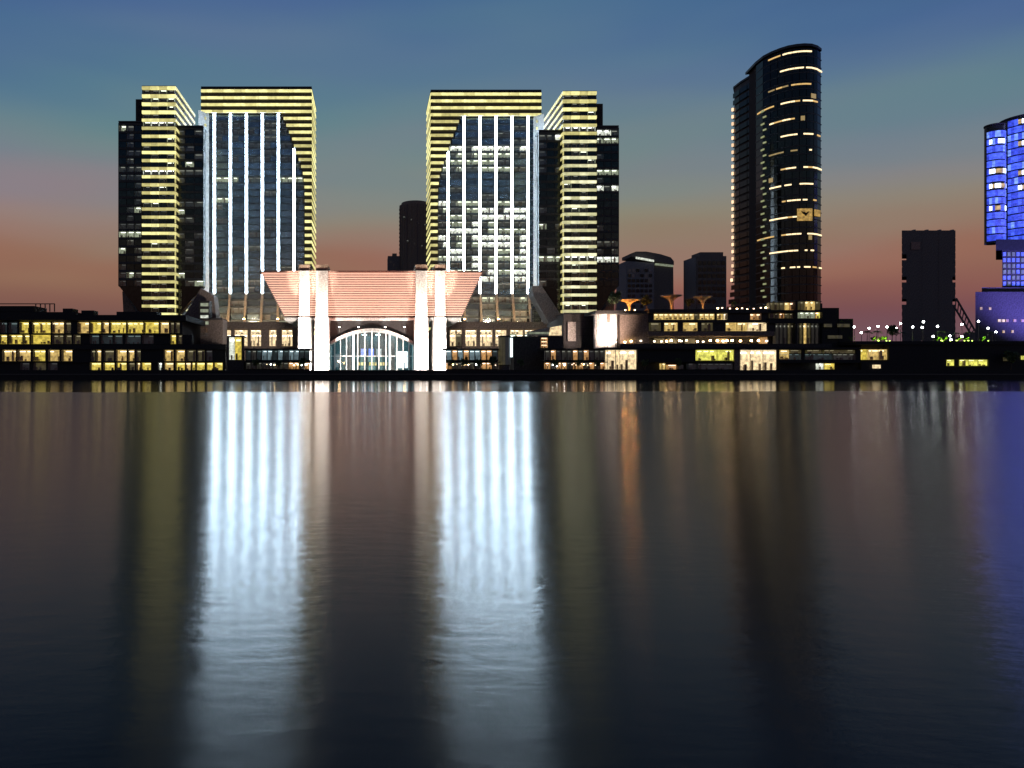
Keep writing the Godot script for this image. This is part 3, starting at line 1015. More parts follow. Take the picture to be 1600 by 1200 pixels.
# ---------------------------------------------------------------- the hall
func hall() -> void:
	var t := thing("exchange_hall", "flared red louvred hall on four white floodlit piers above an arched glass lobby", "building", 365.0, 581.0)
	var k := cur_d / F
	var top := 425.0
	var bot := 496.0
	var over := 6.0
	# body: an upturned truncated pyramid
	var st := new_st()
	var a := [Vector3(lx(409), ly(top), over - 1.2), Vector3(lx(752), ly(top), over - 1.2), Vector3(lx(752), ly(top), -62), Vector3(lx(409), ly(top), -62)]
	var b := [Vector3(lx(446), ly(bot), -1.2), Vector3(lx(720), ly(bot), -1.2), Vector3(lx(720), ly(bot), -56), Vector3(lx(446), ly(bot), -56)]
	for i in 4:
		var j := (i + 1) % 4
		quad(st, b[i], a[i], a[j], b[j])
	quad(st, a[0], a[3], a[2], a[1])
	quad(st, b[0], b[1], b[2], b[3])
	put(t, "flared_body", done(st), Vector3.ZERO, M.red_panel)
	# louvres, each with the light line that washes the panel above it
	var n := 25
	for i in n:
		var f := (i + 0.5) / n
		var y := lerpf(top + 1.5, bot - 1.0, f)
		var x0 := lerpf(407, 444, f)
		var x1 := lerpf(754.5, 722, f)
		var z := lerpf(over, 0.0, f)
		var lou := slab(t, "louvre", x0, y - 0.75, x1, y + 0.3, z + 0.7, z - 1.4, M.red_stone)
		slab(lou, "louvre_light", x0 + 1, y - 1.05, x1 - 1, y - 0.78, z + 0.2, z - 0.2, M.louvre_light)
		slab(t, "side_louvre", x0, y - 1.2, x0 + 2.5, y + 0.3, z - 1.5, -58, M.red_stone)
		slab(t, "side_louvre", x1 - 2.5, y - 1.2, x1, y + 0.3, z - 1.5, -58, M.red_stone)
	for i in 34:
		var x := 447.0 + i * 8.2
		var xt := 581 + (x - 581) * 1.27
		var ss := new_st()
		bar(ss, Vector3(lx(xt), ly(top + 1), over - 0.6), Vector3(lx(x), ly(bot - 1), -0.6), 0.16)
		put(t, "panel_joint", done(ss), Vector3.ZERO, M.red_stone)
	slab(t, "roof_edge", 405.5, top - 2, 755.5, top + 0.1, over + 1.2, -63, M.red_stone)
	slab(t, "soffit", 444, bot + 0.3, 720, bot + 4.0, 0.8, -57, M.white_stone)
	for x in [530.0, 560.0, 602.0, 632.0]:
		var fp := Vector3(lx(x), ly(511), -0.2)
		box(t, "flood_or_fill_lamp", Vector3(0.8, 0.3, 0.8), fp, M.lamp_flood)  # added uplight, whitens the soffit above
		box(t, "lamp_stand", Vector3(0.3, 2.2, 0.3), fp - Vector3(0, 1.2, 0), M.pole_metal)
		spot(t, fp + Vector3(0, 0.4, 0), fp + Vector3(0, 6, 0.5), 60.0, 62.0, Color(1.0, 0.95, 0.9), 0.5)
	for x in [450.0, 530.0, 632.0, 715.0]:
		var fp := Vector3(lx(x, 24), 4.2, 24)
		box(t, "flood_or_fill_lamp", Vector3(1.2, 0.6, 0.6), fp, M.lamp_warm)  # added lamp, evens out the light on the hall front
		box(t, "lamp_stand", Vector3(0.3, 4.0, 0.3), fp - Vector3(0, 2.2, 0), M.pole_metal)
		spot(t, fp + Vector3(0, 0.3, -0.6), Vector3(lx(x), ly(455), 3), 1400.0, 40.0, Color(1.0, 0.70, 0.60), 0.6)
	# piers
	var ground_py := PY - (LAND - EYE) / k
	var piers := [[466.0, 485.0, 8.2, 426.0], [492.0, 514.0, 7.6, 426.0], [648.0, 669.0, 7.6, 426.0], [678.5, 697.0, 8.2, 426.0]]
	for p in piers:
		var pier := slab(t, "pier", p[0], bot + 0.2, p[1], ground_py, p[2], -14, M.white_stone)
		slab(pier, "pilaster", p[0] + 1.5, 423, p[1] - 1.5, bot, 7.9, 4.4, M.white_stone)
		slab(pier, "cap", p[0] + 1, 413.5, p[1] - 1, 422.9, 7.6, -8, M.tan_stone)
		for q in 7:
			slab(pier, "joint", p[0] - 0.2, 505 + q * 10, p[1] + 0.2, 505.5 + q * 10, p[2] + 0.04, p[2] - 1.0, M.pale_stone)
		# two uplights at the foot of each pier
		var mid: float = (p[0] + p[1]) / 2
		for side in [-1, 1]:
			var pos := Vector3(lx(mid) + side * 1.6, 2.2, p[2] + 8.5)
			box(t, "flood_or_fill_lamp", Vector3(0.9, 0.4, 0.9), pos, M.lamp_flood)
			box(t, "lamp_stand", Vector3(0.3, 2.0, 0.3), pos - Vector3(0, 1.2, 0), M.pole_metal)
		spot(t, Vector3(lx(mid), 2.9, p[2] + 8.5), Vector3(lx(mid), 40, p[2] - 0.6), 26000.0 if p[0] < 480 or p[0] > 670 else 15000.0, 11.5, Color(1.0, 0.92, 0.84), 0.6)
		spot(t, Vector3(lx(mid), 2.9, p[2] + 9.5), Vector3(lx(mid), 7, p[2] - 0.6), 3200.0, 62.0, Color(1.0, 0.95, 0.90), 0.6)
	# lobby: arched rim, dark gable, glass between mullions, lit floor within
	var rim := []
	var low := []
	var gable := [[514.2, 500.3], [647.8, 500.3]]
	for i in 21:
		var f := i / 20.0
		var x := lerpf(514.3, 647.7, f)
		var y := 513.0 + 22.0 * pow(absf(f * 2 - 1), 2.0)
		rim.append([x, y])
		low.append([x, y + 4.6])
	var g2 := rim.duplicate()
	g2.reverse()
	gable.append_array(g2)
	low.reverse()
	prism(t, "gable_wall", gable, -2.5, -8, M.black_stone)
	prism(t, "arch_rim", rim + low, 0.5, -9, M.white_stone)
	slab(t, "lobby_back", 514.2, 505, 647.8, ground_py, -24, -25, M.teal_wall)
	slab(t, "lobby_floor", 514.2, ground_py - 0.8, 647.8, ground_py - 0.2, -6, -23.9, M.pale_stone)
	slab(t, "lobby_ceiling", 514.2, 512, 647.8, 512.8, -8.2, -23.9, M.grey_concrete)
	var xs := [514.5, 523.0, 532.0, 541.5, 552.5, 559.0, 570.0, 581.0, 592.0, 603.0, 609.0, 620.0, 630.0, 639.0, 647.5]
	for i in xs.size():
		var f: float = (xs[i] - 514.3) / 133.4
		var y := 516.5 + 22.0 * pow(absf(f * 2 - 1), 2.0)
		var wide := 1.6 if i in [4, 10] else 0.7
		slab(t, "mullion", xs[i] - wide, y, xs[i] + wide, ground_py, -5.0, -6.4, M.white_paint)
		if i in [4, 10]:
			slab(t, "mullion_glow", xs[i] - 1.1, y + 1, xs[i] + 1.1, ground_py - 2, -4.8, -4.98, M.tube_cold)  # emission stands in for light falling on the white mullion
		if i < xs.size() - 1:
			var f2: float = (xs[i + 1] - 514.3) / 133.4
			var y2 := 516.5 + 22.0 * pow(absf(f2 * 2 - 1), 2.0)
			prism(t, "glass_pane", [[xs[i] + wide, y], [xs[i + 1] - 0.7, y2], [xs[i + 1] - 0.7, ground_py], [xs[i] + wide, ground_py]], -5.6, -5.75, M.pane)
	slab(t, "transom", 514.5, 556, 647.5, 556.8, -5.2, -6.2, M.white_paint)
	for i in 3:
		slab(t, "screen", 564 + i * 12, 545, 572 + i * 12, 556, -15.6, -15.9, M.room_blue if i < 2 else M.room_cold)
	for i in 12:
		if i % 4 == 3:
			continue
		slab(t, "counter_light", 560 + i * 4.2, 566, 563 + i * 4.2, 571, -18, -18.4, M.room_lime if i % 3 else M.room_yellow)
	slab(t, "screen", 621, 549, 637, 575, -8, -8.4, M.tube_cold)
	slab(t, "screen", 524, 553, 531, 574, -12, -12.4, M.room_cold)
	slab(t, "inner_wall", 556, 514, 606, 557, -16, -16.5, M.dark_stone)
	slab(t, "inner_wall", 541, 520, 549, ground_py, -14, -14.5, M.dark_stone)
	slab(t, "inner_wall", 611, 520, 617, ground_py, -14, -14.5, M.dark_stone)
	for i in 6:
		var x := 525.0 + i * 22.0
		box(t, "ceiling_lamp", Vector3(2.4, 0.2, 2.4), Vector3(lx(x), ly(521 if i in [1, 2, 3, 4] else 529), -13), M.lamp_cyan)
	for x in [540.0, 581.0, 622.0]:
		var l := AreaLight3D.new()
		l.name = "area_light"
		l.area_size = Vector2(8, 6)
		l.light_energy = 105.0
		l.light_color = Color(0.36, 0.88, 1.0)
		l.area_range = 60.0
		l.area_attenuation = 2.0
		l.shadow_enabled = true
		t.add_child(l, true)
		l.position = Vector3(lx(x), ly(523), -13)
		l.rotation_degrees = Vector3(-90, 0, 0)

# ---------------------------------------------------------------- low buildings
func left_block() -> void:
	var t := thing("terrace_offices", "long low dark office block with rows of yellow windows facing the water", "building", 345.0, 150.0)
	var g := PY - (LAND - EYE) * F / cur_d
	slab(t, "lower_body", -80, 540, 352, g, -3, -40, M.black_stone)
	slab(t, "upper_body", -80, 499, 285, 540, -3, -40, M.black_stone)
	slab(t, "roof", -80, 487.5, 118, 500, 1.5, -40, M.black_stone)
	slab(t, "roof", 118, 492, 290, 501, 1.5, -40, M.black_stone)
	slab(t, "roof_plant", -80, 478, 53, 487, -6, -20, M.black_stone)
	for i in 5:
		slab(t, "roof_post", 55 + i * 7.3, 474.5, 56.2 + i * 7.3, 487, -6, -6.5, M.frame_metal)
	slab(t, "roof_rail", -80, 474, 85, 475.3, -6, -6.6, M.frame_metal)
	slab(t, "roof_box", 98, 482, 113, 488, -5, -12, M.black_stone)
	slab(t, "roof_box", 127, 485, 146, 492, -4, -10, M.black_stone)
	slab(t, "roof_box", 182, 487, 245, 492, -4, -12, M.black_stone)
	slab(t, "floor_edge", -80, 520.5, 285, 523, 1.2, -2.9, M.black_stone)
	slab(t, "floor_edge", -80, 538, 352, 546, 1.2, -2.9, M.black_stone)
	slab(t, "floor_edge", -80, 564.5, 352, 566.5, 1.2, -2.9, M.black_stone)
	slab(t, "plinth", -80, 579.0, 352, g, 1.2, -2.9, M.black_stone)
	var rows := [
		[503.5, 520, [[-70, -40, "yellow"], [-38, -5, "gold"], [0, 11, "teal"], [13, 27, "teal"], [30, 45, "yellow"], [50, 79, "yellow"], [81, 100, "gold"], [101, 111, "olive"], [121, 139, "yellow"], [140, 158, "yellow"], [159, 170, "yellow"], [171, 197, "yellow"], [198, 224, "yellow"], [225, 248, "yellow"], [249, 264, "gold"], [265, 272, "olive"], [273, 281, "olive"]]],
		[523.5, 537, [[-70, -32, "yellow"], [-30, -4, "yellow"], [-2, 11, "yellow"], [13, 35, "yellow"], [36, 46, "yellow"], [48, 79, "yellow"], [81, 99, "gold"], [100, 112, "olive"], [114, 126, "olive"], [140, 155, "teal"], [157, 176, "teal"], [177, 192, "teal"], [196, 220, "teal"], [222, 240, "faint"], [266, 275, "yellow"], [277, 300, "olive"]]],
		[547, 564, [[-60, -30, "gold"], [3, 25, "yellow"], [27, 48, "yellow"], [51, 71, "yellow"], [75, 93, "gold"], [96, 113, "gold"], [142, 149, "olive"], [150, 158, "gold"], [162, 178, "gold"], [181, 198, "gold"], [200, 210, "gold"], [212, 220, "olive"], [256, 271, "gold"], [274, 289, "gold"], [291, 306, "olive"], [308, 320, "olive"], [322, 332, "faint"]]],
		[567, 578.8, [[-60, -38, "faint"], [31, 46, "faint"], [52, 72, "olive"], [75, 90, "faint"], [140, 158, "yellow"], [161, 179, "yellow"], [181, 198, "yellow"], [200, 211, "olive"], [213, 219, "gold"], [220, 236, "yellow"], [247, 253, "white"], [256, 271, "yellow"], [274, 289, "yellow"], [290, 298, "gold"], [299, 305, "yellow"], [306, 320, "yellow"], [322, 333, "yellow"], [334, 348, "yellow"]]]]
	for r in rows:
		var last := -80.0
		for w in r[2]:
			window(t, w[0], r[0], w[1], r[1], 0.0, w[2])
			if w[0] - last > 0.5:
				slab(t, "wall_panel", last, r[0] - 0.5, w[0], r[1] + 0.5, 0.1, -2.9, M.black_stone)
			last = w[1]
		if last < 350:
			slab(t, "wall_panel", last, r[0] - 0.5, 285 if r[0] < 530 else 352, r[1] + 0.5, 0.1, -2.9, M.black_stone)
	# stair tower and the stone base beyond
	t = thing("stair_house", "brown stone base with banded lit stair between dark wing and light fins", "building", 385.0, 320.0)
	g = PY - (LAND - EYE) * F / cur_d
	slab(t, "wall", 284, 499, 348, g, 0, -12, M.brown_stone)
	slab(t, "ledge", 284, 497, 347, 499.5, 1.5, -12, M.dark_stone)
	slab(t, "stair_wall", 311, 470, 327, 497, -2, -9, M.dark_stone)
	for i in 4:
		slab(t, "stair_window", 313, 473.5 + i * 9.5, 325.5, 478.5 + i * 9.5, 0.4 if i == 3 else -1.8, -2.4, M.room_pale if i != 2 else M.room_white)
	window(t, 287, 509, 293, 523, 0.3, "cream")
	window(t, 294.5, 509, 301, 523, 0.3, "cream")
	window(t, 304, 513, 323, 519, 0.3, "amber")
	window(t, 304, 520, 323, 524, 0.3, "cold")
	for i in 3:
		window(t, 313 + i * 9, 529, 320 + i * 9, 536, 0.3, "dim")
	stone_arcade("stone base with tall bright bays under the light fins beside the round-shadowed kiosk", 0)
	stone_arcade("long stone base of bright bays between the white pier and the green glass column", 1)

func stone_arcade(label: String, which: int) -> void:
	var t := thing("stone_arcade", label, "building", 440.0, 402.0 if which == 0 else 755.0, LAND, "stone bases under the light fins")
	var g := PY - (LAND - EYE) * F / cur_d
	var bays := [[343, 361], [366, 387], [391, 408], [420, 432], [440, 457]] if which == 0 else [[703, 722], [727, 745], [750, 770], [774, 792], [797, 818], [820, 842]]
	var x0 := 338.0 if which == 0 else 697.0
	var x1 := 472.0 if which == 0 else 880.0
	slab(t, "wall", x0, 505, x1, g, -3, -14, M.brown_stone)
	slab(t, "cornice", x0, 503, x1, 514, 0.6, -2.9, M.brown_stone)
	slab(t, "plinth", x0, 541, x1, g, 0.4, -2.9, M.brown_stone)
	var last := x0
	for b in bays:
		slab(t, "buttress", last, 514, b[0], 541, 0.3, -2.9, M.brown_stone)
		window(t, b[0], 516, b[1], 521.5, 0.0, "cream")
		var m: float = (b[0] + b[1]) / 2.0
		window(t, b[0], 522.2, m - 0.3, 540.5, 0.0, "cream" if which == 0 or b[0] < 780 else "pale")
		window(t, m + 0.3, 522.2, b[1], 540.5, 0.0, "cream" if rng.randf() < 0.6 else "gold")
		last = b[1]
	slab(t, "buttress", last, 514, x1, 541, 0.3, -2.9, M.brown_stone)
	if which == 1:
		for i in 4:
			window(t, 833 + 0, 485 + i * 7.0, 844, 490 + i * 7.0, 0.9, "pale")
		slab(t, "stair_wall", 831, 482, 846, 512.8, 0.5, -3, M.dark_stone)

func kiosks() -> void:
	var t := thing("glass_kiosk", "small bright white and yellow glass kiosk at the end of the yellow-windowed block", "kiosk", 338.0, 366.0)
	var g := PY - (LAND - EYE) * F / cur_d
	slab(t, "back_wall", 355, 526, 381, g, -4.5, -6, M.grey_concrete)
	window(t, 358, 527, 366, 562, 0.0, "white")
	window(t, 367, 527, 377, 562, 0.0, "yellow")
	slab(t, "roof", 355, 524.5, 381, 526.8, 1, -6, M.frame_metal)
	slab(t, "plinth", 355, 562.5, 381, g, 0.5, -4.4, M.dark_stone)
	slab(t, "post", 354.6, 527, 357.5, 562, 0.3, -0.5, M.frame_metal)
	slab(t, "post", 377.5, 527, 380.6, 562, 0.3, -0.5, M.frame_metal)
	pavilion("low dark-roofed glass pavilion with teal panes and amber lights, beside the white kiosk", 384, 484, [["cold", 0.2], ["teal", 0.5], ["dim", 0.3]])
	pavilion("low restaurant pavilion with many coloured lights between white pier and green glass column", 697, 778, [["cold", 0.2], ["amber", 0.25], ["teal", 0.3], ["dim", 0.25]])
	pavilion("wide dim terrace pavilion with scattered small lights before the pale banded spine", 852, 946, [["amber", 0.2], ["dim", 0.5], ["faint", 0.3]])
	# green glass column
	t = thing("glass_column", "tall rounded column of green-lit glass standing behind the quay", "kiosk", 336.0, 789.0)
	g = PY - (LAND - EYE) * F / cur_d
	for i in 6:
		var a := lerpf(-1.2, 1.2, i / 5.0)
		var o := box(t, "glass_panel", Vector3(1.2, ly(527) - ly(570), 0.15), Vector3(sin(a) * 2.7, (ly(527) + ly(570)) / 2, cos(a) * 2.7 - 2), M.room_olive if i < 3 else M.room_dim)
		o.rotation.y = a
	var c := CylinderMesh.new()
	c.top_radius = 3.0
	c.bottom_radius = 3.0
	c.height = 0.8
	put(t, "cap", c, Vector3(0, ly(527) + 0.4, -2), M.grey_concrete)
	var c2 := CylinderMesh.new()
	c2.top_radius = 2.4
	c2.bottom_radius = 2.4
	c2.height = ly(527)
	put(t, "drum", c2, Vector3(0, ly(527) / 2, -2.6), M.grey_concrete)
	slab(t, "light_slot", 797.5, 528, 801, 558, -0.5, -1.0, M.tube_cold)
	# dark end block with an orange stack of windows
	t = thing("end_block", "dark block with three stacked orange windows and a bright white side wall above", "building", 350.0, 840.0)
	g = PY - (LAND - EYE) * F / cur_d
	slab(t, "body", 803, 527, 880, g, -2.7, -22, M.dark_stone)
	slab(t, "roof", 803, 525, 880, 527.5, 0.3, -22, M.dark_stone)
	for i in 3:
		window(t, 845, 527.8 + i * 5.4, 856, 532.4 + i * 5.4, 0.0, "amber")
	slab(t, "wall_panel", 803, 527.7, 844.8, g, 0.1, -2.6, M.dark_stone)
	slab(t, "wall_panel", 856.2, 527.7, 880, g, 0.1, -2.6, M.dark_stone)
	slab(t, "wall_panel", 844.8, 544, 856.2, g, 0.1, -2.6, M.dark_stone)
	prism(t, "lit_wall", [[824, 518], [857, 512], [878, 508], [878, 524.8], [824, 524.8]], -2.5, -3.5, M.pale_stone)
	prism(t, "lit_window", [[860, 511.5], [877.6, 508.5], [877.6, 524], [858, 524]], -2.2, -2.45, M.room_cream)
	slab(t, "lit_window", 826, 519, 858, 522, -2.2, -2.45, M.room_pale)
	# dark stone block under the pale spine, one lit pier
	t = thing("stone_block", "plain dark stone block with one purple-lit pier under the pale banded spine", "building", 372.0, 905.0)
	g = PY - (LAND - EYE) * F / cur_d
	slab(t, "body", 880.5, 491, 934, g, 0, -14, M.dark_stone)
	slab(t, "ledge", 880.5, 489, 934, 491.5, 0.8, -14, M.black_stone)
	slab(t, "lit_pier", 887, 503, 900, 533, 1.2, 0.1, M.pale_stone)
	for i in 3:
		slab(t, "course", 902, 502 + i * 11, 933, 502.8 + i * 11, 0.3, 0.02, M.black_stone)
	var pos := Vector3(lx(893), 2.0, 7.0)
	box(t, "flood_or_fill_lamp", Vector3(0.5, 0.3, 0.5), pos, M.lamp_flood)
	box(t, "lamp_stand", Vector3(0.2, 2.0, 0.2), pos - Vector3(0, 1.15, 0), M.pole_metal)
	spot(t, pos + Vector3(0, 0.5, 0), Vector3(lx(893), ly(520), 1.2), 130.0, 22.0, Color(1.0, 0.86, 0.95))

func pavilion(label: String, x0: float, x1: float, mix: Array) -> void:
	var t := thing("quay_pavilion", label, "pavilion", 337.0, (x0 + x1) / 2, LAND, "pavilions along the quay")
	var g := PY - (LAND - EYE) * F / cur_d
	slab(t, "back_wall", x0, 547, x1, g, -9, -10, M.black_stone)
	slab(t, "roof", x0 - 2, 544.5, x1 + 2, 546.8, 2, -11, M.black_stone)
	slab(t, "floor_edge", x0, 562.5, x1, 565, 1, -8.9, M.black_stone)
	slab(t, "awning", x0 + 6, 565.2, x1 + 4, 566.4, 3, -2, M.black_stone)
	var n := int((x1 - x0) / 8.2)
	var w := (x1 - x0) / n
	for i in n:
		var k := rng.randf()
		var tone := "faint"
		for m in mix:
			k -= m[1]
			if k < 0:
				tone = m[0]
				break
		window(t, x0 + i * w + 0.4, 547.2, x0 + (i + 1) * w - 0.4, 562.2, 0.0, tone)
		window(t, x0 + i * w + 0.4, 566.6, x0 + (i + 1) * w - 0.4, 576.5, -2.4, chance([[0.3, "amber"], [0.4, "dim"], [0.3, "faint"]]))
		slab(t, "post", x0 + i * w - 0.3, 546.8, x0 + i * w + 0.3, g, 0.2, -0.3, M.frame_metal)
	for i in int((x1 - x0) / 6.0):
		if rng.randf() < 0.6:
			box(t, "lamp", Vector3(0.35, 0.35, 0.35), Vector3(lx(x0 + 4 + i * 6.0), ly(569 + rng.randf() * 3), 2.2), [M.lamp_warm, M.lamp_white, M.tube_amber, M.tube_gold][rng.randi() % 4])

func right_podium() -> void:
	# white drum
	var t := thing("white_drum", "bright white fluted drum at the corner of the terraced mall", "building", 352.0, 950.0)
	var c := CylinderMesh.new()
	c.top_radius = 5.4
	c.bottom_radius = 5.4
	c.height = ly(490)
	c.radial_segments = 36
	put(t, "drum", c, Vector3(0, ly(490) / 2, -4.5), M.white_stone)
	for i in 15:
		var a := lerpf(-1.45, 1.45, i / 14.0)
		box(t, "fluting", Vector3(0.3, ly(491) - ly(529), 0.3), Vector3(sin(a) * 5.45, (ly(491) + ly(529)) / 2, cos(a) * 5.45 - 4.5), M.white_stone)
	slab(t, "roof", 931, 485, 1012, 490, 3, -16, M.dark_stone)
	slab(t, "dark_slot", 948.5, 490.2, 953, 504, 1.3, 0.5, M.brown_stone)
	for x in [938.0, 950.0]:
		var pos := Vector3(lx(x), ly(536), 11.0)
		box(t, "flood_or_fill_lamp", Vector3(0.6, 0.35, 0.6), pos, M.lamp_flood)
		box(t, "lamp_stand", Vector3(0.25, pos.y, 0.25), Vector3(pos.x, pos.y / 2 - 0.2, pos.z), M.pole_metal)
		spot(t, pos + Vector3(0, 0.5, 0), Vector3(lx(x), ly(515), 0), 1000.0, 46.0, Color(1.0, 0.88, 0.80))
	# mall
	t = thing("terraced_mall", "long terraced mall with amber window bands and open terraces below the curved hotel", "building", 356.0, 1120.0)
	var g := PY - (LAND - EYE) * F / cur_d
	slab(t, "core", 969, 489, 1300, 545, -4, -40, M.dark_stone)
	slab(t, "wall", 969, 490.5, 1014, 541, 0.0, -3.9, M.brown_stone)
	slab(t, "roof", 1013, 483, 1205, 489, 1.5, -40, M.dark_stone)
	slab(t, "floor_edge", 1013, 500, 1210, 504, 0.8, -3.9, M.dark_stone)
	slab(t, "floor_edge", 1013, 517.5, 1210, 525, 1.4, -3.9, M.brown_stone)
	slab(t, "balustrade", 969, 537, 1300, 544.5, 5, 3, M.dark_stone)
	slab(t, "terrace", 969, 541, 1300, 545.2, 4.9, -3.9, M.dark_stone)
	# upper band
	for i in 12:
		window(t, 1022.0 + i * 7.9, 490.5, 1029.6 + i * 7.9, 499, 0.0, "gold")
	for w in [[1120.5, 1130, "gold"], [1131, 1137, "cream"], [1172, 1181, "amber"], [1182, 1190, "amber"]]:
		window(t, w[0], 490.5, w[1], 499, 0.0, w[2])
	for w in [[1137, 1172], [1190, 1212], [1013, 1021.5], [1117.5, 1120]]:
		slab(t, "wall_panel", w[0], 489.2, w[1], 500, 0.1, -3.9, M.dark_stone)
	# four wide windows and the warm band
	for w in [[1016.5, 1033, "gold"], [1038, 1059, "gold"], [1067.5, 1090, "gold"], [1096, 1114, "gold"], [1134, 1151, "gold"], [1152, 1168, "gold"], [1169, 1198, "cream"]]:
		window(t, w[0], 504.3, w[1], 516.8, 0.0, w[2])
	for w in [[1033.3, 1037.7], [1059.3, 1067.2], [1090.3, 1095.7], [1114.3, 1133.7], [1198.3, 1212]]:
		slab(t, "wall_panel", w[0], 503.5, w[1], 518, 0.1, -3.9, M.dark_stone)
	# terrace lamps under the overhang
	for x in [1000.0, 1021.0, 1032.0, 1047.0, 1071.0, 1088.0, 1119.0, 1128.0, 1134.0, 1142.0, 1196.0, 975.0, 985.0, 1040.0, 1060.0, 1063.0, 1097.0, 1108.0, 1155.0, 1172.0, 1183.0]:
		box(t, "lamp", Vector3(0.7, 0.7, 0.7), Vector3(lx(x), ly(532 + rng.randf() * 3), 1.2), M.lamp_warm if rng.randf() < 0.7 else M.tube_cream)
	for x in [1002.0, 1030.0, 1050.0, 1078.0, 1128.0]:
		slab(t, "terrace_window", x - 8, 529, x + 8, 536.5, -3.5, -3.85, M.room_amber if int(x) % 4 == 0 else M.room_olive)
	slab(t, "door_light", 1193.5, 527, 1199, 537, 0.8, -3.85, M.room_amber)
	for x in [1120.0, 1127.0, 1139.0, 1150.0, 1158.0, 1166.0, 1176.0, 1187.0, 1195.0]:
		box(t, "lamp", Vector3(0.5, 0.5, 0.5), Vector3(lx(x), ly(481 + rng.randf() * 3), 1.0), M.tube_amber if rng.randf() < 0.6 else M.lamp_warm)
	# glazed drum wing under the hotel
	slab(t, "wing_core", 1205, 474, 1285, 545, -4, -30, M.dark_stone)
	for r in [[471, 484, "gold"], [488, 497, "pale"]]:
		for i in 10:
			var x := 1202.0 + i * 8.0
			if i == 5:
				continue
			window(t, x + 0.3, r[0] + (2.0 if i < 5 else 0.0), x + 7.6, r[1], 0.6, chance([[0.55, r[2]], [0.25, "olive"], [0.2, "amber"]]) if i > 1 else "olive")
	slab(t, "floor_edge", 1200, 484.3, 1285, 487.7, 1.6, -3.9, M.black_stone)
	slab(t, "floor_edge", 1200, 497.3, 1285, 505, 1.6, -3.9, M.black_stone)
	slab(t, "column", 1243, 470, 1246.5, 540, 1.8, -2, M.black_stone)
	for i in 11:
		window(t, 1212 + i * 6.2, 505.5, 1217.6 + i * 6.2, 537, 0.4, chance([[0.5, "olive"], [0.5, "gold"]]) if i in [3, 4, 6, 7, 8] else "dim")
		slab(t, "mullion", 1217.7 + i * 6.2, 505.2, 1218.1 + i * 6.2, 537, 0.7, 0.0, M.frame_metal)
	window(t, 1281, 487, 1286, 499, 0.6, "lime")
	# stepped end
	slab(t, "step_block", 1285, 481, 1311, 545, 1, -26, M.black_stone)
	slab(t, "step_block", 1311.2, 498, 1333, 545, 1.4, -22, M.black_stone)
	for w in [[1288, 1300, 506], [1309, 1318, 506], [1319, 1328, 506], [1294, 1306, 524], [1307, 1316, 524]]:
		slab(t, "window", w[0], w[2], w[1], w[2] + 5, 1.9, 1.45, M.room_olive)
	# lit mushroom canopies on the roof
	for m in [[983.0, 468.0, 17.0, 486.0], [1049.0, 461.5, 16.0, 487.0], [1098.0, 463.0, 14.0, 487.0]]:
		canopy(m[0], m[1], m[2], m[3])
	# arches and dark planting on the roof
	# quay-level range
	var q := thing("quay_shops", "long dark quay range with large cream and yellow shop windows below the mall", "building", 340.0, 1130.0)
	g = PY - (LAND - EYE) * F / cur_d
	slab(q, "core", 944, 545, 1345, g, -3.2, -12, M.black_stone)
	slab(q, "roof", 944, 543, 1345, 546, 1.5, -12, M.black_stone)
	slab(q, "wall_panel", 996, 546.2, 1087, 566, 0, -3.1, M.black_stone)
	slab(q, "wall_panel", 1147.5, 546.2, 1156.5, g, 0.3, -3.1, M.brown_stone)
	slab(q, "wall_panel", 1087, 565, 1147.5, 568, 0.6, -3.1, M.black_stone)
	slab(q, "wall_panel", 1214, 562, 1345, 567, 0.5, -3.1, M.black_stone)
	for w in [[947, 968, 547, 577, "cream"], [968.6, 994.5, 547, 577, "cream"], [1089, 1120, 547, 563, "lime"], [1121, 1146.5, 547, 563, "lime"], [1157, 1172, 547, 579, "cream"], [1172.6, 1192, 547, 578, "cream"], [1192.6, 1213, 547, 578, "cream"],
		[1219, 1233, 547, 560, "gold"], [1235, 1252, 547, 552, "olive"], [1261, 1284, 547, 552, "olive"], [1288, 1336, 547, 552, "olive"], [1216, 1252, 553, 562, "teal"], [1258, 1300, 553, 562, "teal"], [1302, 1338, 553, 562, "dim"],
		[1280, 1287, 568, 577, "white"], [1288, 1304, 568, 577, "yellow"], [1034, 1040, 568, 577, "gold"], [1044, 1057, 570, 577, "amber"], [1061, 1068, 570, 577, "faint"], [1076, 1088, 568, 577, "faint"], [1091, 1145, 568, 577, "faint"]]:
		window(q, w[0], w[2], w[1], w[3], 0.0, w[4])
	for w in [[1214, 1218], [1253, 1257], [1338, 1345]]:
		slab(q, "wall_panel", w[0], 546.2, w[1], 562, 0.2, -3.1, M.black_stone)
	# far terrace that carries the lamps
	var r := thing("terrace_block", "dark planted terrace block by the water with two yellow window bands", "building", 342.0, 1480.0)
	g = PY - (LAND - EYE) * F / cur_d
	slab(r, "core", 1345.4, 538, 1780, g, -3.2, -30, M.black_stone)
	slab(r, "terrace", 1338, 533, 1780, 538.5, 0.8, -30, M.black_stone)
	slab(r, "front_wall", 1389, 538.7, 1479, g, 0.2, -3.1, M.black_stone)
	slab(r, "front_wall", 1545, 538.7, 1780, g, 0.2, -3.1, M.black_stone)
	slab(r, "front_wall", 1491.5, 562, 1499, 572, 0.2, -3.1, M.black_stone)
	slab(r, "front_wall", 1479, 538.7, 1545, 561, 0.3, -3.1, M.black_stone)
	slab(r, "front_wall", 1479, 573, 1545, g, 0.3, -3.1, M.black_stone)
	slab(r, "front_wall", 1345.6, 563, 1389, g, 0.3, -3.1, M.black_stone)
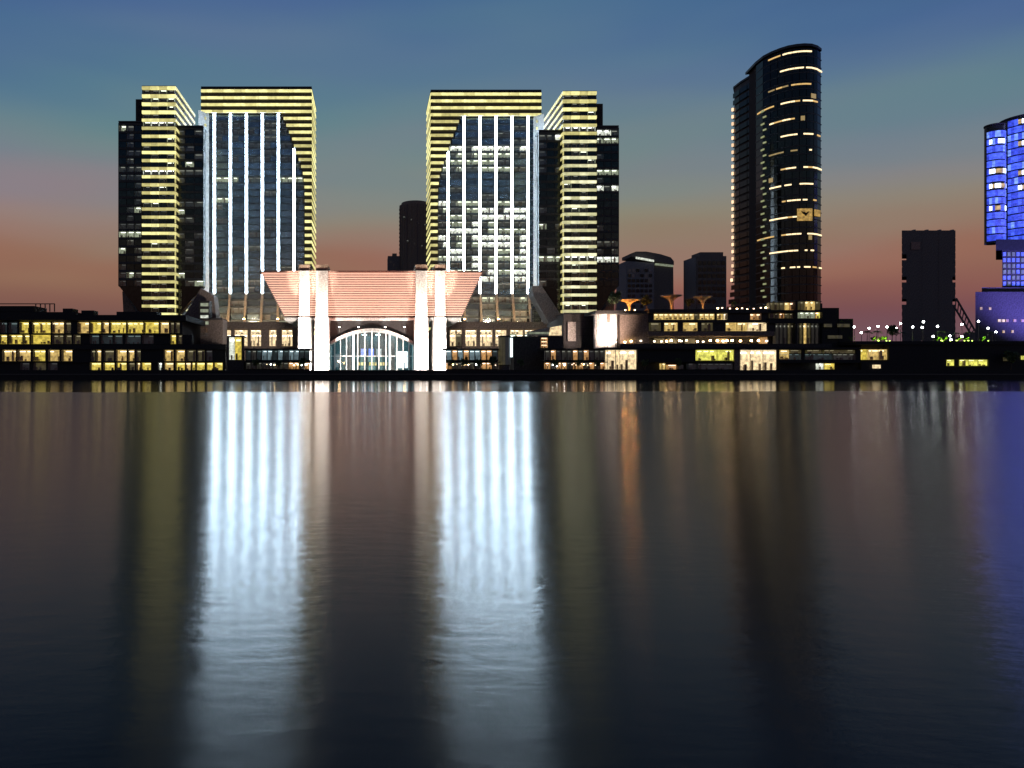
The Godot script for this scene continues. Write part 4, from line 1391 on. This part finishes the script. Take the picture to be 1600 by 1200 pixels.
	for w in [[1341.5, 1355, 546, 562, "yellow"], [1357, 1386.5, 546, 562, "gold"], [1480, 1491, 562, 571.5, "lime"], [1499.5, 1513, 562, 571.5, "lime"], [1513.5, 1528, 562, 571.5, "lime"], [1528.5, 1543, 562, 571.5, "lime"]]:
		window(r, w[0], w[2], w[1], w[3], 0.5, w[4])
	slab(r, "lamp_panel", 1364, 570, 1376, 575.5, 0.9, 0.5, M.room_cream)
	slab(r, "window", 1596, 556, 1606, 562, 0.5, 0.25, M.room_lime)
	slab(r, "window", 1568, 558, 1576, 564, 0.5, 0.25, M.room_olive)

func canopy(px: float, top: float, half: float, foot: float) -> void:
	var t := thing("roof_canopy", {983.0: "wide low trumpet canopy glowing amber beside the pale banded tower", 1049.0: "glowing amber trumpet canopy before the distant block with the curved roof", 1098.0: "narrow amber trumpet canopy before the plain dark distant block"}[px], "canopy", 360.0, px, wy(foot, 360.0), "lit canopies on the mall roof")
	var h := ly(top)
	var r := half * cur_d / F
	var st := new_st()
	var n := 20
	var prof := [[0.1, 0.0], [0.1, 0.35], [0.16, 0.55], [0.32, 0.74], [0.62, 0.88], [1.0, 0.95], [1.0, 1.0], [0.0, 1.0]]
	for i in prof.size() - 1:
		for k in n:
			var a0 := TAU * k / n
			var a1 := TAU * (k + 1) / n
			var p: Array = prof[i]
			var q: Array = prof[i + 1]
			quad(st, Vector3(cos(a0) * p[0] * r, p[1] * h, sin(a0) * p[0] * r), Vector3(cos(a0) * q[0] * r, q[1] * h, sin(a0) * q[0] * r), Vector3(cos(a1) * q[0] * r, q[1] * h, sin(a1) * q[0] * r), Vector3(cos(a1) * p[0] * r, p[1] * h, sin(a1) * p[0] * r))
	put(t, "trumpet", done(st), Vector3.ZERO, M.pale_stone)
	for k in 3:
		var a := TAU * k / 3 + 0.52
		var pos := Vector3(cos(a) * r * 0.5, 0.35, sin(a) * r * 0.5)
		box(t, "uplight", Vector3(0.4, 0.3, 0.4), pos, M.lamp_warm)
		var l := OmniLight3D.new()
		l.name = "omni_light"
		l.light_energy = 40.0
		l.light_color = Color(1.0, 0.62, 0.25)
		l.light_size = 0.2
		l.omni_range = 80.0
		l.omni_attenuation = 2.0
		l.shadow_enabled = true
		t.add_child(l, true)
		l.position = pos + Vector3(0, 0.4, 0)

# ---------------------------------------------------------------- trees, lamps
func leaf_crown(seed_: int, r: float, h: float, leaves: int) -> ArrayMesh:
	var g := RandomNumberGenerator.new()
	g.seed = seed_
	var clumps := []
	for i in 12:
		var d := Vector3(g.randfn(), g.randfn(), g.randfn()).normalized() * pow(g.randf(), 0.5)
		clumps.append([Vector3(d.x * r * 0.75, d.y * h * 0.4, d.z * r * 0.75), g.randf_range(0.28, 0.5) * r])
	var sts := [new_st(), new_st(), new_st()]
	for i in leaves:
		var c: Array = clumps[i % clumps.size()]
		var d: Vector3 = Vector3(g.randfn(), g.randfn(), g.randfn()).normalized() * pow(g.randf(), 0.4) * c[1]
		var p: Vector3 = c[0] + d
		var u := Vector3(g.randfn(), g.randfn(), g.randfn()).normalized()
		var v := u.cross(Vector3(g.randfn(), g.randfn(), g.randfn())).normalized()
		var s := g.randf_range(0.16, 0.36)
		quad(sts[(i % clumps.size()) % 3], p - u * s, p + v * s * 0.6, p + u * s, p - v * s * 0.6)
	var mesh := ArrayMesh.new()
	for i in 3:
		sts[i].generate_normals()
		sts[i].set_material(M["leaf_%d" % i])
		sts[i].commit(mesh)
	return mesh

func trunk_mesh(h: float, r: float, limbs: int) -> ArrayMesh:
	var st := new_st()
	var segs := 6
	for i in segs:
		var y0 := h * i / segs
		var y1 := h * (i + 1) / segs
		var r0 := r * (1.0 - 0.5 * i / segs)
		var r1 := r * (1.0 - 0.5 * (i + 1) / segs)
		for k in 7:
			var a0 := TAU * k / 7
			var a1 := TAU * (k + 1) / 7
			var w0 := sin(i * 1.3) * 0.06
			var w1 := sin((i + 1) * 1.3) * 0.06
			quad(st, Vector3(cos(a0) * r0 + w0, y0, sin(a0) * r0), Vector3(cos(a0) * r1 + w1, y1, sin(a0) * r1), Vector3(cos(a1) * r1 + w1, y1, sin(a1) * r1), Vector3(cos(a1) * r0 + w0, y0, sin(a1) * r0))
	for k in limbs:
		var a := TAU * k / limbs + 0.4
		bar(st, Vector3(0, h * 0.7, 0), Vector3(cos(a) * h * 0.4, h * 1.15, sin(a) * h * 0.4), r * 0.3)
	return done(st)

func palm_crown(seed_: int) -> ArrayMesh:
	var g := RandomNumberGenerator.new()
	g.seed = seed_
	var st := new_st()
	for k in 17:
		var a := TAU * k / 17 + g.randf_range(-0.15, 0.15)
		var rise := g.randf_range(0.1, 1.1)
		var ln := g.randf_range(2.6, 3.6)
		var dir := Vector3(cos(a), 0, sin(a))
		var side := Vector3(-sin(a), 0, cos(a))
		var prev := Vector3.ZERO
		for i in 9:
			var f := (i + 1) / 9.0
			var p := dir * ln * f + Vector3(0, rise * ln * (f - f * f * 1.1) - f * f * 1.3, 0)
			var lf := 0.75 * sin(PI * minf(1.0, f * 0.9 + 0.12))
			for s in [-1.0, 1.0]:
				var tip: Vector3 = p + side * s * lf + dir * 0.3 - Vector3(0, 0.35 * lf, 0)
				st.add_vertex(prev)
				st.add_vertex(tip)
				st.add_vertex(p)
			prev = p
	return done(st)

func trees() -> void:
	var crowns := []
	for i in 4:
		crowns.append(leaf_crown(40 + i, 2.4, 4.2, 1500))
	var trunks := [trunk_mesh(3.4, 0.2, 4), trunk_mesh(2.8, 0.17, 3)]
	var palm := palm_crown(7)
	var palm_trunk := trunk_mesh(7.0, 0.24, 0)
	# [px, depth, base, scale, kind, where]
	var places := [
		[399, 334, LAND, 0.85, 0, "in front of the teal-paned pavilion, nearest the white kiosk"], [436, 334, LAND, 0.75, 0, "in front of the middle of the teal-paned pavilion"], [474, 334, LAND, 0.9, 0, "at the teal-paned pavilion's end by the floodlit pier"],
		[704, 334, LAND, 0.85, 0, "beside the white pier at the coloured-light pavilion"], [726, 334, LAND, 0.95, 0, "before the middle of the coloured-light pavilion"], [748, 334, LAND, 0.8, 0, "before the coloured-light pavilion, second from the green column"], [770, 334, LAND, 1.0, 0, "hard beside the green glass column"],
		[815, 334, LAND, 0.9, 0, "before the dark block with the orange windows"], [868, 334, LAND, 0.8, 0, "at the near end of the dim terrace pavilion"], [905, 334, LAND, 0.85, 0, "before the middle of the dim terrace pavilion"], [934, 334, LAND, 0.8, 0, "between the dim pavilion and the cream shop window"],
		[1008, 334, LAND, 0.8, 0, "just past the cream shop window on the quay"], [1060, 334, LAND, 0.85, 0, "before the black shop wall on the quay"], [962, 350, wy(486, 350), 1.5, 0, "large dome-shaped on the drum's roof beside the amber canopy"], [1076, 358, wy(486, 358), 1.05, 0, "on the mall roof between two amber canopies"],
		[1010, 358, wy(486, 358), 1.2, 0, "on the mall roof before the distant curved-roof block"], [1145, 358, wy(484, 358), 0.7, 0, "on the mall roof at the hotel's foot"], [1394, 345, wy(533, 342), 1.2, 0, "round dark on the terrace before the unfinished tower's edge"],
		[1355, 352, wy(533, 342), 0.9, 1, "first on the lamplit terrace from the mall"], [1370, 354, wy(533, 342), 0.95, 1, "second on the lamplit terrace from the mall"], [1410, 350, wy(533, 342), 0.8, 1, "before the foot of the unfinished tower"], [1470, 350, wy(533, 342), 0.9, 1, "past the unfinished tower's foot, lit lime"],
		[1494, 350, wy(533, 342), 0.75, 1, "under the crane boom"], [1514, 350, wy(533, 342), 0.85, 1, "between the crane and the blue tower's podium"], [1551, 350, wy(533, 342), 0.85, 1, "before the blue podium's windows"], [1580, 338, LAND, 1.5, 0, "tall dark at the quay before the blue podium"],
	]
	for p in places:
		var is_palm: bool = p[4] == 1
		var o := Node3D.new()
		o.name = numbered("palm_tree" if is_palm else "tree")
		add_child(o)
		o.position = Vector3(wx(p[0], p[1]), p[2], -p[1])
		o.rotation.y = rng.randf() * TAU
		var s: float = p[3] * (0.8 if is_palm else 1.0)
		if is_palm:
			put(o, "trunk", palm_trunk, Vector3.ZERO, M.bark)
			put(o, "crown", palm, Vector3(0, 7, 0), M["leaf_1"])
		else:
			put(o, "trunk", trunks[rng.randi() % 2], Vector3.ZERO, M.bark)
			put(o, "crown", crowns[rng.randi() % 4], Vector3(0, 4.4, 0))
		o.scale = Vector3(s, s, s)
		tag(o, ("palm tree " if is_palm else "leafy tree ") + p[5], "palm" if is_palm else "tree", "palms on the lamplit terrace" if is_palm else "trees along the quay and roofs")

func street_lamps() -> void:
	var base := wy(533, 342)
	# [px, survey height of the globe, where]
	var lamps := [[1335, 512, "first in the row, at the mall's stepped end"], [1346, 521, "short, just past the mall's stepped end"], [1358, 514, "by the first palm"], [1372, 511, "tallest of those by the first palms"], [1386, 512, "just before the round dark tree"], [1400, 514, "just behind the round dark tree"], [1407, 507, "at the unfinished tower's near edge"], [1426, 512, "first before the unfinished tower"], [1443, 504, "tallest, before the unfinished tower's middle"], [1441, 513, "short, below the tallest lamp"], [1465, 511, "before the unfinished tower's far edge"], [1458, 527, "low, at the foot of the unfinished tower"], [1484, 526, "low, past the unfinished tower"], [1503, 508, "under the crane boom"], [1503, 527, "low, beside the crane's foot"], [1529, 503, "at the corner of the blue podium"], [1544, 514, "first before the blue podium"], [1556, 520, "second before the blue podium"], [1486, 533, "lowest, on the terrace edge"]]
	var globe := SphereMesh.new()
	globe.radius = 0.42
	globe.height = 0.84
	globe.radial_segments = 12
	globe.rings = 8
	for l in lamps:
		var d := 356.0
		var o := thing("street_lamp", "glowing white globe lamp " + l[2], "street lamp", d, l[0], base, "globe lamps on the terrace")
		var h := maxf(1.0, ly(l[1]))
		box(o, "pole", Vector3(0.16, h, 0.16), Vector3(0, h / 2, 0), M.pole_metal)
		put(o, "lamp_globe", globe, Vector3(0, h + 0.35, 0), M.lamp_white)
		var li := OmniLight3D.new()
		li.name = "omni_light"
		li.light_energy = 30.0
		li.light_color = Color(0.92, 1.0, 0.85)
		li.light_size = 0.3
		li.omni_range = 60.0
		li.omni_attenuation = 2.0
		li.shadow_enabled = true
		o.add_child(li, true)
		li.position = Vector3(0, h + 0.35, 0)
	# lime uplights that colour the palms
	var shrub := leaf_crown(61, 1.5, 2.2, 700)
	for b in [[1378, "between the first palms and the round dark tree"], [1366, "between the first palms"], [1383, "just before the round dark tree"], [1465, "at the unfinished tower's far edge"], [1477, "past the unfinished tower"], [1499, "under the crane boom"], [1511, "at the crane's foot"], [1536, "before the blue podium's corner"]]:
		var o := thing("shrub", "lime-lit garden shrub " + b[1], "shrub", 346.0, b[0], base, "lit shrubs on the terrace")
		put(o, "foliage", shrub, Vector3(0, 1.4, 0))
		box(o, "uplight", Vector3(0.3, 0.3, 0.3), Vector3(0.3, 0.2, 2.6), M.lamp_lime)
		spot(o, Vector3(0.3, 0.5, 2.5), Vector3(0, 2.0, 0), 70.0, 36.0, Color(0.75, 1.0, 0.22), 0.2)
	for l in [[1372, "first palms"], [1471, "palm past the unfinished tower"], [1495, "palm under the crane"], [1513, "palm beside the blue podium"]]:
		var o := thing("garden_uplight", "small lime garden uplight below the " + l[1], "uplight", 347.0, l[0], base, "garden uplights on the terrace")
		box(o, "lamp", Vector3(0.45, 0.3, 0.45), Vector3(0, 0.5, 0), M.lamp_lime)
		box(o, "lamp_stand", Vector3(0.15, 0.35, 0.15), Vector3(0, 0.17, 0), M.pole_metal)
		spot(o, Vector3(0, 0.8, 0), Vector3(0.2, 6, -1.5), 700.0, 24.0, Color(0.75, 1.0, 0.2), 0.2)

# ---------------------------------------------------------------- build
func _ready() -> void:
	rng.seed = 20
	set_camera()
	set_sky()
	make_materials()
	make_setting()
	corner_tower(false, "dark glass tower with a gold-banded spine and tan chamfered feet, behind the yellow-windowed block")
	corner_tower(true, "dark glass tower with a pale banded spine and some white floors, near the white drum")
	frame_tower(false, "gold-framed tower with six white light fins over mostly dark blue glass")
	frame_tower(true, "gold-framed tower with six white light fins and many lit office floors")
	hall()
	hotel()
	blue_tower()
	far_cylinder()
	far_blocks()
	left_block()
	kiosks()
	right_podium()
	trees()
	street_lamps()
